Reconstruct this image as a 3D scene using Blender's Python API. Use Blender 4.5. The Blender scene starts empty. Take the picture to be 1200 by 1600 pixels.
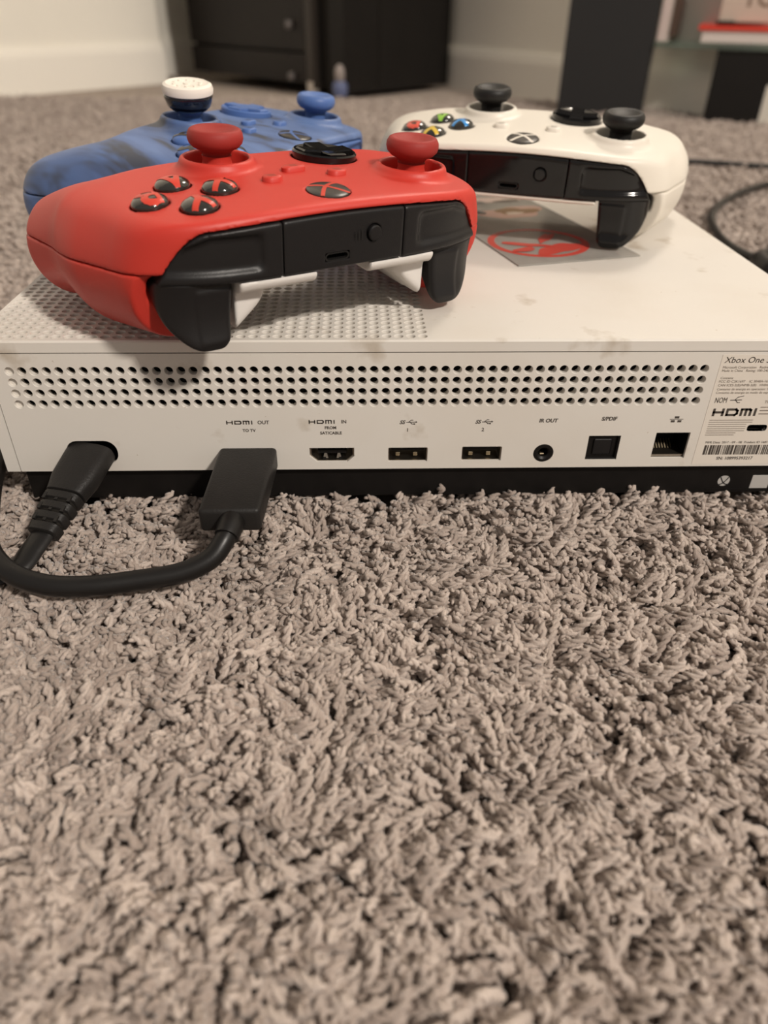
import bpy, bmesh, math, random
import numpy as np
from mathutils import Matrix, Vector
from mathutils.geometry import tessellate_polygon

random.seed(7)
rng = np.random.default_rng(11)
SC = bpy.context.scene
COL = SC.collection
S = 0.001
PI = math.pi
# all measures below are millimetres in the console's own frame (corner of its top back edge = 0,0,0);
# the top of the carpet pile is z = -60 there and z = 0 in the world
OFF = Vector((-147.5, 0.0, 60.0))
def W(x, y, z): return (Vector((x, y, z)) + OFF) * S

# ------------------------------------------------------------------ camera
F_PX = 1152.43
cam_R = ((0.9995, 0.0098, -0.0315), (-0.0314, 0.5759, -0.8169), (0.0101, 0.8175, 0.5759))
cam_C = W(126.52, -229.02, 92.89)
cd = bpy.data.cameras.new('camera'); cam = bpy.data.objects.new('camera', cd); COL.objects.link(cam)
mw = Matrix(cam_R).to_4x4(); mw.translation = cam_C
cam.matrix_world = mw
cd.sensor_fit = 'VERTICAL'; cd.sensor_height = 24.0; cd.lens = F_PX / 1600 * 24.0
cd.clip_start = 0.005; cd.clip_end = 50
cd.dof.use_dof = True; cd.dof.focus_distance = 0.247; cd.dof.aperture_fstop = cd.lens / 3.0
SC.camera = cam

# ------------------------------------------------------------------ light
SC.view_settings.view_transform = 'Standard'
SC.view_settings.look = 'None'
SC.view_settings.gamma = 1.0
SC.view_settings.use_curve_mapping = False
SC.view_settings.exposure = 0.0
world = bpy.data.worlds.new('room_light'); SC.world = world
world.use_nodes = True
bg = world.node_tree.nodes['Background']
bg.inputs['Color'].default_value = (1.0, 0.925, 0.85, 1)
bg.inputs['Strength'].default_value = 0.32
ld = bpy.data.lights.new('ceiling_lamp', 'AREA'); ld.shape = 'DISK'; ld.size = 0.2
ld.energy = 55.0; ld.color = (1.0, 0.915, 0.82)
lamp = bpy.data.objects.new('ceiling_lamp', ld); COL.objects.link(lamp)
Ldir = Vector((0.74, -0.93, 1.06))
lamp.location = W(147, 20, -20) + Ldir * 1.5
lamp.rotation_euler = (-Ldir).to_track_quat('-Z', 'Y').to_euler()

ld2 = bpy.data.lights.new('standing_lamp', 'POINT'); ld2.shadow_soft_size = 0.12
ld2.energy = 29.0; ld2.color = (1.0, 0.90, 0.80)
lamp2 = bpy.data.objects.new('standing_lamp', ld2); COL.objects.link(lamp2)
lamp2.location = W(690, 960, 1250)

# ------------------------------------------------------------------ materials
MATS = {}
def mat(name, col, rough=0.5, spec=0.5, metal=0.0, coat=0.0, var=0.0, vscale=60.0, bump=0.0, bscale=400.0, trans=0.0, ior=1.45, sheen=0.0):
    if name in MATS: return MATS[name]
    m = bpy.data.materials.new(name); m.use_nodes = True
    nt = m.node_tree; b = nt.nodes['Principled BSDF']
    b.inputs['Base Color'].default_value = (*col, 1)
    b.inputs['Roughness'].default_value = rough
    b.inputs['Specular IOR Level'].default_value = spec
    b.inputs['Metallic'].default_value = metal
    b.inputs['Coat Weight'].default_value = coat
    b.inputs['Transmission Weight'].default_value = trans
    b.inputs['IOR'].default_value = ior
    b.inputs['Sheen Weight'].default_value = sheen
    tc = nt.nodes.new('ShaderNodeTexCoord')
    if var > 0:
        n = nt.nodes.new('ShaderNodeTexNoise'); n.inputs['Scale'].default_value = vscale; n.inputs['Detail'].default_value = 5
        nt.links.new(tc.outputs['Object'], n.inputs['Vector'])
        mx = nt.nodes.new('ShaderNodeMix'); mx.data_type = 'RGBA'; mx.blend_type = 'MIX'
        mx.inputs['A'].default_value = (*col, 1)
        mx.inputs['B'].default_value = (*[c * (1 - var) for c in col], 1)
        mr = nt.nodes.new('ShaderNodeMapRange'); mr.inputs[1].default_value = 0.4; mr.inputs[2].default_value = 0.75
        nt.links.new(n.outputs['Fac'], mr.inputs[0]); nt.links.new(mr.outputs[0], mx.inputs['Factor'])
        nt.links.new(mx.outputs['Result'], b.inputs['Base Color'])
    if bump > 0:
        n2 = nt.nodes.new('ShaderNodeTexNoise'); n2.inputs['Scale'].default_value = bscale; n2.inputs['Detail'].default_value = 2
        nt.links.new(tc.outputs['Object'], n2.inputs['Vector'])
        bp = nt.nodes.new('ShaderNodeBump'); bp.inputs['Strength'].default_value = bump; bp.inputs['Distance'].default_value = 0.0005
        nt.links.new(n2.outputs['Fac'], bp.inputs['Height']); nt.links.new(bp.outputs['Normal'], b.inputs['Normal'])
    MATS[name] = m
    return m

M_white = mat('console_white_plastic', (0.72, 0.66, 0.58), 0.5, 0.35)
def dirty(m):
    nt = m.node_tree; b = nt.nodes['Principled BSDF']; tc = nt.nodes.new('ShaderNodeTexCoord')
    cols = [(0.655, 0.62, 0.57), (0.60, 0.55, 0.485), (0.38, 0.31, 0.23)]
    prev = None
    base = nt.nodes.new('ShaderNodeRGB'); base.outputs[0].default_value = (*cols[0], 1); prev = base.outputs[0]
    for sc, lo, hi, c in ((22, 0.45, 0.8, cols[1]), (55, 0.63, 0.75, cols[2]), (420, 0.74, 0.78, cols[2])):
        n = nt.nodes.new('ShaderNodeTexNoise'); n.inputs['Scale'].default_value = sc; n.inputs['Detail'].default_value = 4
        nt.links.new(tc.outputs['Object'], n.inputs['Vector'])
        mr = nt.nodes.new('ShaderNodeMapRange'); mr.inputs[1].default_value = lo; mr.inputs[2].default_value = hi; mr.inputs[4].default_value = 0.7
        nt.links.new(n.outputs['Fac'], mr.inputs[0])
        mx = nt.nodes.new('ShaderNodeMix'); mx.data_type = 'RGBA'; mx.inputs['B'].default_value = (*c, 1)
        nt.links.new(prev, mx.inputs['A']); nt.links.new(mr.outputs[0], mx.inputs['Factor'])
        prev = mx.outputs['Result']
    nt.links.new(prev, b.inputs['Base Color'])
dirty(M_white)
M_blackbase = mat('console_black_plastic', (0.007, 0.006, 0.0055), 0.45, 0.3, var=0.3, vscale=200)
M_inside = mat('dark_interior', (0.012, 0.010, 0.008), 0.8, 0.2)
M_ink = mat('grey_print', (0.065, 0.055, 0.047), 0.6, 0.2)
M_ink2 = mat('fine_print', (0.22, 0.185, 0.155), 0.6, 0.2)
M_label = mat('sticker_paper', (0.67, 0.615, 0.545), 0.45, 0.4)
M_greysticker = mat('grey_sticker', (0.42, 0.40, 0.38), 0.4, 0.4)
M_metal = mat('port_metal', (0.35, 0.31, 0.26), 0.35, 0.5, metal=1.0)
M_gold = mat('gold_contact', (0.40, 0.33, 0.22), 0.45, 0.5, metal=1.0)
M_cable = mat('black_cable_rubber', (0.009, 0.008, 0.0075), 0.38, 0.4, bump=0.06, bscale=900)
M_plug = mat('black_plug_plastic', (0.015, 0.0135, 0.0125), 0.48, 0.35, bump=0.25, bscale=1500, var=0.25, vscale=90)
M_red = mat('red_plastic', (0.52, 0.036, 0.024), 0.46, 0.45, bump=0.05, bscale=2500)
M_redstick = mat('red_rubber', (0.29, 0.026, 0.021), 0.6, 0.35, bump=0.08, bscale=2500)
M_blk = mat('black_satin_plastic', (0.010, 0.0092, 0.0095), 0.40, 0.36, bump=0.08, bscale=2500)
M_blkgloss = mat('black_gloss_plastic', (0.006, 0.0055, 0.0055), 0.1, 0.42)
M_blkrub = mat('black_rubber', (0.010, 0.0095, 0.009), 0.5, 0.35)
M_cwhite = mat('white_controller_plastic', (0.72, 0.67, 0.59), 0.4, 0.4, bump=0.03, bscale=2500)
M_backwhite = mat('white_back_plastic', (0.68, 0.65, 0.62), 0.4, 0.4)
M_bluebtn = mat('blue_plastic', (0.075, 0.145, 0.36), 0.45, 0.4)
M_btn = mat('dark_button_gloss', (0.020, 0.019, 0.016), 0.15, 0.5, coat=0.6)
M_redprint = mat('red_print', (0.55, 0.05, 0.03), 0.35, 0.4)
M_topper = mat('white_rubber', (0.80, 0.74, 0.66), 0.55, 0.3)
M_navy = mat('navy_clear_plastic', (0.005, 0.007, 0.014), 0.12, 0.5, coat=0.4)
M_nexdark = mat('dark_grey_disc', (0.045, 0.04, 0.036), 0.3, 0.4)

def blue_camo():
    m = bpy.data.materials.new('blue_swirl_plastic'); m.use_nodes = True
    nt = m.node_tree; b = nt.nodes['Principled BSDF']; b.inputs['Roughness'].default_value = 0.45
    tc = nt.nodes.new('ShaderNodeTexCoord')
    mp = nt.nodes.new('ShaderNodeMapping'); mp.inputs['Scale'].default_value = (1.0, 0.45, 1.0); mp.inputs['Rotation'].default_value = (0, 0, 0.5)
    nt.links.new(tc.outputs['Object'], mp.inputs['Vector'])
    n = nt.nodes.new('ShaderNodeTexNoise'); n.inputs['Scale'].default_value = 38; n.inputs['Detail'].default_value = 3; n.inputs['Distortion'].default_value = 1.6
    nt.links.new(mp.outputs['Vector'], n.inputs['Vector'])
    r = nt.nodes.new('ShaderNodeValToRGB')
    e = r.color_ramp.elements
    e[0].position = 0.34; e[0].color = (0.045, 0.052, 0.075, 1)
    e[1].position = 0.60; e[1].color = (0.10, 0.17, 0.36, 1)
    k = e.new(0.44); k.color = (0.075, 0.13, 0.29, 1)
    nt.links.new(n.outputs['Fac'], r.inputs['Fac']); nt.links.new(r.outputs['Color'], b.inputs['Base Color'])
    return m
M_blue = blue_camo()

# ------------------------------------------------------------------ mesh helpers
class MB:
    """collects vertices and faces in millimetres"""
    def __init__(s): s.v = []; s.f = []
    def add(s, vs, fs):
        o = len(s.v); s.v += [tuple(map(float, p)) for p in vs]; s.f += [tuple(i + o for i in f) for f in fs]; return s
    def box(s, x0, x1, y0, y1, z0, z1, ch=0.0):
        if ch <= 0:
            vs = [(x, y, z) for x in (x0, x1) for y in (y0, y1) for z in (z0, z1)]
            return s.add(vs, [(0, 1, 3, 2), (4, 6, 7, 5), (0, 4, 5, 1), (2, 3, 7, 6), (0, 2, 6, 4), (1, 5, 7, 3)])
        bm = bmesh.new()
        bmesh.ops.create_cube(bm, size=1)
        for v in bm.verts:
            v.co = Vector((x0 + (v.co.x + .5) * (x1 - x0), y0 + (v.co.y + .5) * (y1 - y0), z0 + (v.co.z + .5) * (z1 - z0)))
        bmesh.ops.bevel(bm, geom=bm.edges[:], offset=ch, segments=3, affect='EDGES', profile=0.5)
        bm.verts.index_update()
        s.add([v.co[:] for v in bm.verts], [[v.index for v in f.verts] for f in bm.faces]); bm.free(); return s
    def quad(s, a, b, c, d): return s.add([a, b, c, d], [(0, 1, 2, 3)])
    def lathe(s, prof, n=32, cx=0, cy=0, cz=0, cap=True):
        vs = []; fs = []
        for r, z in prof:
            for i in range(n):
                a = 2 * PI * i / n; vs.append((cx + r * math.cos(a), cy + r * math.sin(a), cz + z))
        m = len(prof)
        for j in range(m - 1):
            for i in range(n):
                k = (i + 1) % n
                fs.append((j * n + i, j * n + k, (j + 1) * n + k, (j + 1) * n + i))
        if cap:
            fs.append(tuple(reversed(range(n)))); fs.append(tuple((m - 1) * n + i for i in range(n)))
        return s.add(vs, fs)
    def tube(s, pts, rad, n=12, sub=8, sx=1.0, up=None):
        """smooth tube through pts (Catmull-Rom); rad number or list; sx flattens across 'up'"""
        P = [Vector(p) for p in pts]
        R = rad if isinstance(rad, (list, tuple)) else [rad] * len(P)
        Q = []; RR = []
        for i in range(len(P) - 1):
            p0 = P[max(i - 1, 0)]; p1 = P[i]; p2 = P[i + 1]; p3 = P[min(i + 2, len(P) - 1)]
            for j in range(sub):
                t = j / sub
                Q.append(0.5 * ((2 * p1) + (-p0 + p2) * t + (2 * p0 - 5 * p1 + 4 * p2 - p3) * t * t + (-p0 + 3 * p1 - 3 * p2 + p3) * t ** 3))
                RR.append(R[i] * (1 - t) + R[i + 1] * t)
        Q.append(P[-1]); RR.append(R[-1])
        up = Vector(up or (0, 0, 1)); vs = []; fs = []
        for i, q in enumerate(Q):
            d = (Q[min(i + 1, len(Q) - 1)] - Q[max(i - 1, 0)]).normalized()
            a = d.cross(up)
            a = a.normalized() if a.length > 1e-4 else Vector((1, 0, 0))
            b = a.cross(d).normalized()
            for k in range(n):
                t = 2 * PI * k / n
                vs.append(q + a * math.cos(t) * RR[i] * sx + b * math.sin(t) * RR[i])
        m = len(Q)
        for i in range(m - 1):
            for k in range(n):
                l = (k + 1) % n
                fs.append((i * n + k, i * n + l, (i + 1) * n + l, (i + 1) * n + k))
        fs.append(tuple(reversed(range(n)))); fs.append(tuple((m - 1) * n + k for k in range(n)))
        return s.add(vs, fs)
    def poly_holes(s, outer, holes, fn):
        """flat polygon with holes; fn maps (u,v) to 3-D"""
        loops = [[Vector((u, v, 0)) for u, v in L] for L in [outer] + holes]
        tri = tessellate_polygon(loops)
        flat = [p for L in loops for p in L]
        fs = []
        for t in tri:
            a, b, c = [flat[i] for i in t]
            ar = (b - a).cross(c - a).z
            if abs(ar) < 1e-9: continue
            fs.append(t if ar > 0 else (t[0], t[2], t[1]))
        return s.add([fn(p.x, p.y) for p in flat], fs)
    def mesh(s, name, off=(0, 0, 0), smooth=False, angle=None):
        me = bpy.data.meshes.new(name)
        v = (np.array(s.v, float).reshape(-1, 3) - np.array(off)) * S
        me.from_pydata(v.tolist(), [], s.f)
        me.validate(); me.update()
        if smooth:
            me.polygons.foreach_set('use_smooth', [True] * len(me.polygons))
            if angle is not None: me.set_sharp_from_angle(angle=math.radians(angle))
        return me

def link(name, me, material, parent=None):
    o = bpy.data.objects.new(name, me); COL.objects.link(o)
    if material is not None:
        if len(me.materials) == 0: me.materials.append(material)
        o.material_slots[0].link = 'OBJECT'; o.material_slots[0].material = material
    if parent is not None: o.parent = parent
    return o
def tag(o, label, cat, group=None):
    o['label'] = label; o['category'] = cat
    if group: o['group'] = group
    return o
def empty(name, loc): 
    o = bpy.data.objects.new(name, None); COL.objects.link(o); o.location = loc; o.empty_display_size = 0.02
    return o

TXT = {}
def text_geo(txt, size, shear=0.0, sx=1.0, align='CENTER', bold=0.0):
    key = (txt, size, shear, align, bold)
    if key not in TXT:
        cu = bpy.data.curves.new('t', 'FONT'); cu.body = txt; cu.size = size; cu.align_x = align; cu.align_y = 'CENTER'
        cu.resolution_u = 3; cu.shear = shear; cu.offset = bold
        ob = bpy.data.objects.new('t', cu)
        me = ob.to_mesh()
        TXT[key] = ([v.co[:] for v in me.vertices], [tuple(p.vertices) for p in me.polygons])
        ob.to_mesh_clear(); bpy.data.objects.remove(ob); bpy.data.curves.remove(cu)
    vs, fs = TXT[key]
    return [(x * sx, y, 0) for x, y, z in vs], fs
def put_text(mb, txt, size, fn, **k):
    vs, fs = text_geo(txt, size, **k)
    mb.add([fn(x, y) for x, y, z in vs], fs)

def stroke(mb, pts, w, fn):
    """flat poly-line of width w, fn maps (u,v) to 3-D"""
    for (a, b), (c, d) in zip(pts[:-1], pts[1:]):
        dx, dy = c - a, d - b; L = math.hypot(dx, dy) or 1
        dx /= L; dy /= L; e = w / 2
        a0, b0, c0, d0 = a - dx * e, b - dy * e, c + dx * e, d + dy * e
        nx, ny = -dy * e, dx * e
        mb.quad(fn(a0 - nx, b0 - ny), fn(c0 - nx, d0 - ny), fn(c0 + nx, d0 + ny), fn(a0 + nx, b0 + ny))

# ================================================================== THE ROOM
FLOOR_Z = -73.5            # carpet backing, the pile stands on it
def struct(name, me, m):
    o = link(name, me, m); o['kind'] = 'structure'; return o
M_back = mat('carpet_backing', (0.40, 0.335, 0.285), 0.95, 0.1, var=0.25, vscale=60, bump=0.6, bscale=160)
M_wall = mat('painted_wall', (0.86, 0.82, 0.73), 0.75, 0.3, var=0.04, vscale=6)
M_trim = mat('painted_trim', (0.88, 0.84, 0.76), 0.5, 0.4)
mb = MB(); mb.box(-3000, 3500, -3000, 2800, FLOOR_Z - 20, FLOOR_Z)
fl = struct('floor', mb.mesh('floor', (147.5, 0, -60)), M_back); fl['label'] = 'taupe carpeted floor'

def wall(name, base, a, b, nrm, h=2400, th=80):
    d = Vector((b[0] - a[0], b[1] - a[1], 0)).normalized(); n = Vector((nrm[0], nrm[1], 0)).normalized()
    A = Vector((a[0], a[1], 0)); B = Vector((b[0], b[1], 0))
    m = MB()
    def slab(m, t0, t1, z0, z1):
        pts = [(A + n * t0), (B + n * t0), (B + n * t1), (A + n * t1)]
        m.add([(p.x, p.y, z0) for p in pts] + [(p.x, p.y, z1) for p in pts],
              [(0, 1, 2, 3), (4, 7, 6, 5), (0, 4, 5, 1), (1, 5, 6, 2), (2, 6, 7, 3), (3, 7, 4, 0)])
    slab(m, -th, 0, FLOOR_Z, h)
    w = struct(name, m.mesh(name, (147.5, 0, -60)), M_wall)
    m2 = MB(); slab(m2, 0.0, 12, FLOOR_Z, -58 + 46); slab(m2, 0.0, 9, -58 + 46, -58 + 53); slab(m2, 0.0, 5, -58 + 53, -58 + 59)
    t = struct(base, m2.mesh(base, (147.5, 0, -60)), M_trim)
    return w
corner = (-42, 2144)
dl = Vector((245, 275, 0)).normalized(); dr = Vector((262, -389, 0)).normalized()
jut = (-290, 1640)          # the left wall ends here in an outer corner, the wall goes on 150 mm further back
wl = wall('wall_left', 'baseboard_left', (jut[0] - dl.x * 2200, jut[1] - dl.y * 2200), jut, (0.747, -0.665), th=150)
wall('wall_recess', 'baseboard_recess', (-402 - dl.x * 60, 1740 - dl.y * 60), corner, (0.747, -0.665))
wr = wall('wall_right', 'baseboard_right', corner, (corner[0] + dr.x * 2600, corner[1] + dr.y * 2600), (-0.83, -0.56))

# ================================================================== CARPET PILE (nobody could count it)
def strand(seed, bend, length=15.0, RP=0.70, RH=0.60):
    r = np.random.default_rng(seed)
    n = 15; k = 6; vs = []; fs = []
    ph0 = r.uniform(0, 6.28); tw = r.uniform(0.95, 1.25) * 2 * PI * length / 5.6
    for ply in range(2):
        o = len(vs)
        for i in range(n):
            t = i / (n - 1)
            ang = bend * t ** 1.4
            cx = length * (t * math.sin(ang) * 0.8); cz = length * (t * math.cos(ang * 0.8))
            wob = 1.6 * math.sin(3.4 * t + ph0)
            ph = ph0 + ply * PI + tw * t
            tip = 1.0 if i < n - 2 else (0.93 if i == n - 2 else 0.6)
            hr = RH * (0.8 + 0.5 * t)
            px = cx + hr * math.cos(ph); py = wob * t + hr * math.sin(ph); pz = cz + (0.4 if i == n - 1 else 0)
            rad = RP * (0.9 + 0.35 * t) * tip
            ca, sa = math.cos(ang), math.sin(ang)
            for j in range(k):
                a = 2 * PI * j / k
                ux, uy = math.cos(a) * rad, math.sin(a) * rad
                vs.append((px + ux * ca, py + uy, pz - ux * sa))
        for i in range(n - 1):
            for j in range(k):
                l = (j + 1) % k
                fs.append((o + i * k + j, o + i * k + l, o + (i + 1) * k + l, o + (i + 1) * k + j))
        fs.append(tuple(o + (n - 1) * k + j for j in range(k)))
    m = MB(); m.add(vs, fs); return m.mesh('yarn', smooth=True)

def yarn_mat():
    m = bpy.data.materials.new('taupe_carpet_yarn'); m.use_nodes = True
    nt = m.node_tree; b = nt.nodes['Principled BSDF']; b.inputs['Roughness'].default_value = 0.75
    b.inputs['Specular IOR Level'].default_value = 0.35; b.inputs['Sheen Weight'].default_value = 0.35; b.inputs['Sheen Roughness'].default_value = 0.4
    oi = nt.nodes.new('ShaderNodeObjectInfo')
    r = nt.nodes.new('ShaderNodeValToRGB'); e = r.color_ramp.elements
    e[0].color = (0.335, 0.272, 0.236, 1); e[1].color = (0.54, 0.458, 0.405, 1)
    nt.links.new(oi.outputs['Random'], r.inputs['Fac'])
    tc = nt.nodes.new('ShaderNodeTexCoord')
    mp = nt.nodes.new('ShaderNodeMapping'); mp.inputs['Scale'].default_value = (2200, 2200, 350)
    n = nt.nodes.new('ShaderNodeTexNoise'); n.inputs['Scale'].default_value = 1; n.inputs['Detail'].default_value = 3
    nt.links.new(tc.outputs['Object'], mp.inputs['Vector']); nt.links.new(mp.outputs['Vector'], n.inputs['Vector'])
    bp = nt.nodes.new('ShaderNodeBump'); bp.inputs['Strength'].default_value = 0.7; bp.inputs['Distance'].default_value = 0.0004
    nt.links.new(n.outputs['Fac'], bp.inputs['Height']); nt.links.new(bp.outputs['Normal'], b.inputs['Normal'])
    hs = nt.nodes.new('ShaderNodeMix'); hs.data_type = 'RGBA'; hs.blend_type = 'MULTIPLY'; hs.inputs['Factor'].default_value = 0.5
    nt.links.new(r.outputs['Color'], hs.inputs['A'])
    cr = nt.nodes.new('ShaderNodeValToRGB'); cr.color_ramp.elements[0].position = 0.35; cr.color_ramp.elements[0].color = (0.66, 0.62, 0.58, 1); cr.color_ramp.elements[1].position = 0.65
    nt.links.new(n.outputs['Fac'], cr.inputs['Fac']); nt.links.new(cr.outputs['Color'], hs.inputs['B'])
    nt.links.new(hs.outputs['Result'], b.inputs['Base Color'])
    return m
M_yarn = yarn_mat()
yarn_col = bpy.data.collections.new('yarn_kinds')
for i in range(9):
    me = strand(100 + i, 0.25 + 0.13 * i, 12.2 + (i % 3) * 1.0 + 0.25 * i)
    me.materials.append(M_yarn)
    yarn_col.objects.link(bpy.data.objects.new('yarn', me))

def smooth_field(x, y, wl, n, seed):
    r = np.random.default_rng(seed); out = np.zeros_like(x)
    for _ in range(n):
        a = r.uniform(0, 2 * PI); k = 2 * PI / (wl * r.uniform(0.7, 1.5)); p = r.uniform(0, 2 * PI)
        out += np.sin(k * (x * math.cos(a) + y * math.sin(a)) + p)
    return out / math.sqrt(n / 2)
def scatter(x0, x1, y0, y1, sp, keep, scale):
    gx, gy = np.meshgrid(np.arange(x0, x1, sp), np.arange(y0, y1, sp))
    gx = gx.ravel() + rng.uniform(-.5, .5, gx.size) * sp; gy = gy.ravel() + rng.uniform(-.5, .5, gy.size) * sp
    k = keep(gx, gy); gx = gx[k]; gy = gy[k]
    # strands lean together in tufts: each follows the nearest tuft centre
    cell = 8.5 * scale; ix = np.floor(gx / cell).astype(int); iy = np.floor(gy / cell).astype(int)
    def hsh(a, b, k):
        v = np.sin(a * 127.1 + b * 311.7 + k * 74.7) * 43758.5453; return v - np.floor(v)
    best = np.full(gx.size, 1e9); ha = np.zeros(gx.size); ht = np.zeros(gx.size); dxb = np.zeros(gx.size); dyb = np.zeros(gx.size); hs_ = np.zeros(gx.size)
    for ox in (-1, 0, 1):
        for oy in (-1, 0, 1):
            jx, jy = ix + ox, iy + oy
            px = (jx + hsh(jx, jy, 1)) * cell; py = (jy + hsh(jx, jy, 2)) * cell
            d2 = (gx - px) ** 2 + (gy - py) ** 2; b = d2 < best
            best = np.where(b, d2, best); ha = np.where(b, hsh(jx, jy, 3), ha); ht = np.where(b, hsh(jx, jy, 4), ht); hs_ = np.where(b, hsh(jx, jy, 5), hs_)
            dxb = np.where(b, gx - px, dxb); dyb = np.where(b, gy - py, dyb)
    a0 = 1.3 * smooth_field(gx, gy, 40 * scale, 7, 1) + (ha - .5) * 3.2 - 0.6
    l0 = 0.22 + 0.30 * ht
    vx = l0 * np.cos(a0) + 0.035 / scale * dxb + rng.normal(0, 0.09, gx.size); vy = l0 * np.sin(a0) + 0.035 / scale * dyb + rng.normal(0, 0.09, gx.size)
    a = np.arctan2(vy, vx) + rng.normal(0, 0.25, gx.size); tilt = np.clip(np.hypot(vx, vy) - 0.10, -0.1, 0.7)
    sc = scale ** 0.75 * (1 + 0.10 * (hs_ - .5) + rng.normal(0, 0.06, gx.size))
    return np.stack([gx, gy, a, tilt, sc], 1)
def not_console(x, y): return ~((x > 8) & (x < 287) & (y > 8) & (y < 222))
near = lambda x, y: (x > -210) & (x < 510) & (y > -260) & (y < 330)
A = scatter(-210, 510, -260, 330, 2.1, not_console, 1.0)
B = scatter(-800, 1150, -260, 1250, 3.1, lambda x, y: ~near(x, y), 1.25)
pts = np.concatenate([A, B])
me = bpy.data.meshes.new('carpet_pile')
me.vertices.add(len(pts))
co = np.stack([(pts[:, 0] - 147.5) * S, pts[:, 1] * S, np.full(len(pts), (FLOOR_Z + 60 - 0.3) * S)], 1)
me.vertices.foreach_set('co', co.astype(np.float32).ravel())
ar = me.attributes.new('rot', 'FLOAT_VECTOR', 'POINT')
ar.data.foreach_set('vector', np.stack([np.zeros(len(pts)), pts[:, 3], pts[:, 2]], 1).astype(np.float32).ravel())
asz = me.attributes.new('size', 'FLOAT', 'POINT'); asz.data.foreach_set('value', np.clip(pts[:, 4], .5, 3).astype(np.float32))
aid = me.attributes.new('kind_index', 'INT', 'POINT'); aid.data.foreach_set('value', rng.integers(0, 9, len(pts)).astype(np.int32))
pile = bpy.data.objects.new('carpet_pile', me); COL.objects.link(pile)
pile['kind'] = 'stuff'; tag(pile, 'thick taupe twisted-yarn carpet pile covering the floor', 'carpet')
ng = bpy.data.node_groups.new('pile', 'GeometryNodeTree')
ng.interface.new_socket('Geometry', in_out='INPUT', socket_type='NodeSocketGeometry')
ng.interface.new_socket('Geometry', in_out='OUTPUT', socket_type='NodeSocketGeometry')
N = ng.nodes; Lk = ng.links
gi = N.new('NodeGroupInput'); go = N.new('NodeGroupOutput')
ci = N.new('GeometryNodeCollectionInfo'); ci.inputs['Collection'].default_value = yarn_col; ci.inputs['Separate Children'].default_value = True; ci.inputs['Reset Children'].default_value = True
ip = N.new('GeometryNodeInstanceOnPoints'); ip.inputs['Pick Instance'].default_value = True
def named(nm, ty):
    n = N.new('GeometryNodeInputNamedAttribute'); n.data_type = ty; n.inputs['Name'].default_value = nm; return n.outputs['Attribute']
mp = N.new('GeometryNodeMeshToPoints')
Lk.new(gi.outputs[0], mp.inputs['Mesh']); Lk.new(mp.outputs['Points'], ip.inputs['Points']); Lk.new(ci.outputs[0], ip.inputs['Instance'])
Lk.new(named('kind_index', 'INT'), ip.inputs['Instance Index'])
Lk.new(named('rot', 'FLOAT_VECTOR'), ip.inputs['Rotation']); Lk.new(named('size', 'FLOAT'), ip.inputs['Scale'])
Lk.new(ip.outputs[0], go.inputs[0])
pile.modifiers.new('pile', 'NODES').node_group = ng

# ================================================================== CONSOLE
WD, DP, HB = 295.0, 230.0, 49.2
CO = (147.5, 115.0, -63.0)
con = empty('game_console', W(*CO)); con.location.z = W(*CO).z
tag(con, 'dirty white game console lying on the carpet with its ports facing forward', 'game console')
def cpart(name, mbx, m, parent=con, smooth=False, angle=None): return link(name, mbx.mesh(name, CO, smooth, angle), m, parent)

def hole_cell(m, cx, cy, p, r0, r1, depth, fn, n=12, floor=True, deep=False):
    """square cell with a round, slightly tapered hole; fn(u,v,d) maps to 3-D, d = depth into the surface"""
    h = p / 2
    sq = []
    for i in range(n):
        a = 2 * PI * i / n; c, s_ = math.cos(a), math.sin(a); k = h / max(abs(c), abs(s_)); sq.append((cx + c * k, cy + s_ * k))
    ci_ = lambda r: [(cx + r * math.cos(2 * PI * i / n), cy + r * math.sin(2 * PI * i / n)) for i in range(n)]
    a_, b_, c_ = ci_(r0 + 0.14), ci_(r0), ci_(r1)
    vs = [fn(u, v, 0) for u, v in sq] + [fn(u, v, 0) for u, v in a_] + [fn(u, v, 0.18) for u, v in b_] + [fn(u, v, depth) for u, v in c_]
    fs = []
    for j in range(3):
        for i in range(n):
            k = (i + 1) % n; fs.append((j * n + i, j * n + k, (j + 1) * n + k, (j + 1) * n + i))
    if floor: fs.append(tuple(3 * n + i for i in range(n)))
    m.add(vs, fs)
def grid_corners_fill(m, cx, cy, p, fn, n=12): pass

# top cover: flat lid, the left half full of small blind holes
m = MB(); e = 0.55
topf = lambda u, v, d=0: (u, v, -d)
X0, Y0, NX, NY, PT = 3.6, 3.6, 37, 56, 4.0
for i in range(NX):
    for j in range(NY):
        hole_cell(m, X0 + i * PT, Y0 + j * PT, PT, 1.5, 1.25, 2.0, topf, n=8 if j > 25 else 16)
xa, xb, ya, yb = X0 - 2, X0 - 2 + NX * PT, Y0 - 2, Y0 - 2 + NY * PT
for (a, b, c, d) in ((e, WD - e, e, ya), (e, WD - e, yb, DP - e), (e, xa, ya, yb), (xb, WD - e, ya, yb)):
    m.quad((a, c, 0), (b, c, 0), (b, d, 0), (a, d, 0))
def ring(x0, x1, y0, y1, z): return [(x0, y0, z), (x1, y0, z), (x1, y1, z), (x0, y1, z)]
def loft(m, A_, B_):
    n = len(A_); m.add(A_ + B_, [(i, (i + 1) % n, n + (i + 1) % n, n + i) for i in range(n)])
loft(m, ring(0, WD, 0, DP, -e), ring(e, WD - e, e, DP - e, 0))
loft(m, ring(0, WD, 0, DP, -4.0), ring(0, WD, 0, DP, -e))
loft(m, ring(1.2, WD - 1.2, 1.2, DP - 1.2, -4.0), ring(0, WD, 0, DP, -4.0))
lid = cpart('top_cover', m, M_white); lid['label'] = 'white lid, half perforated with small round dimples'
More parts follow.
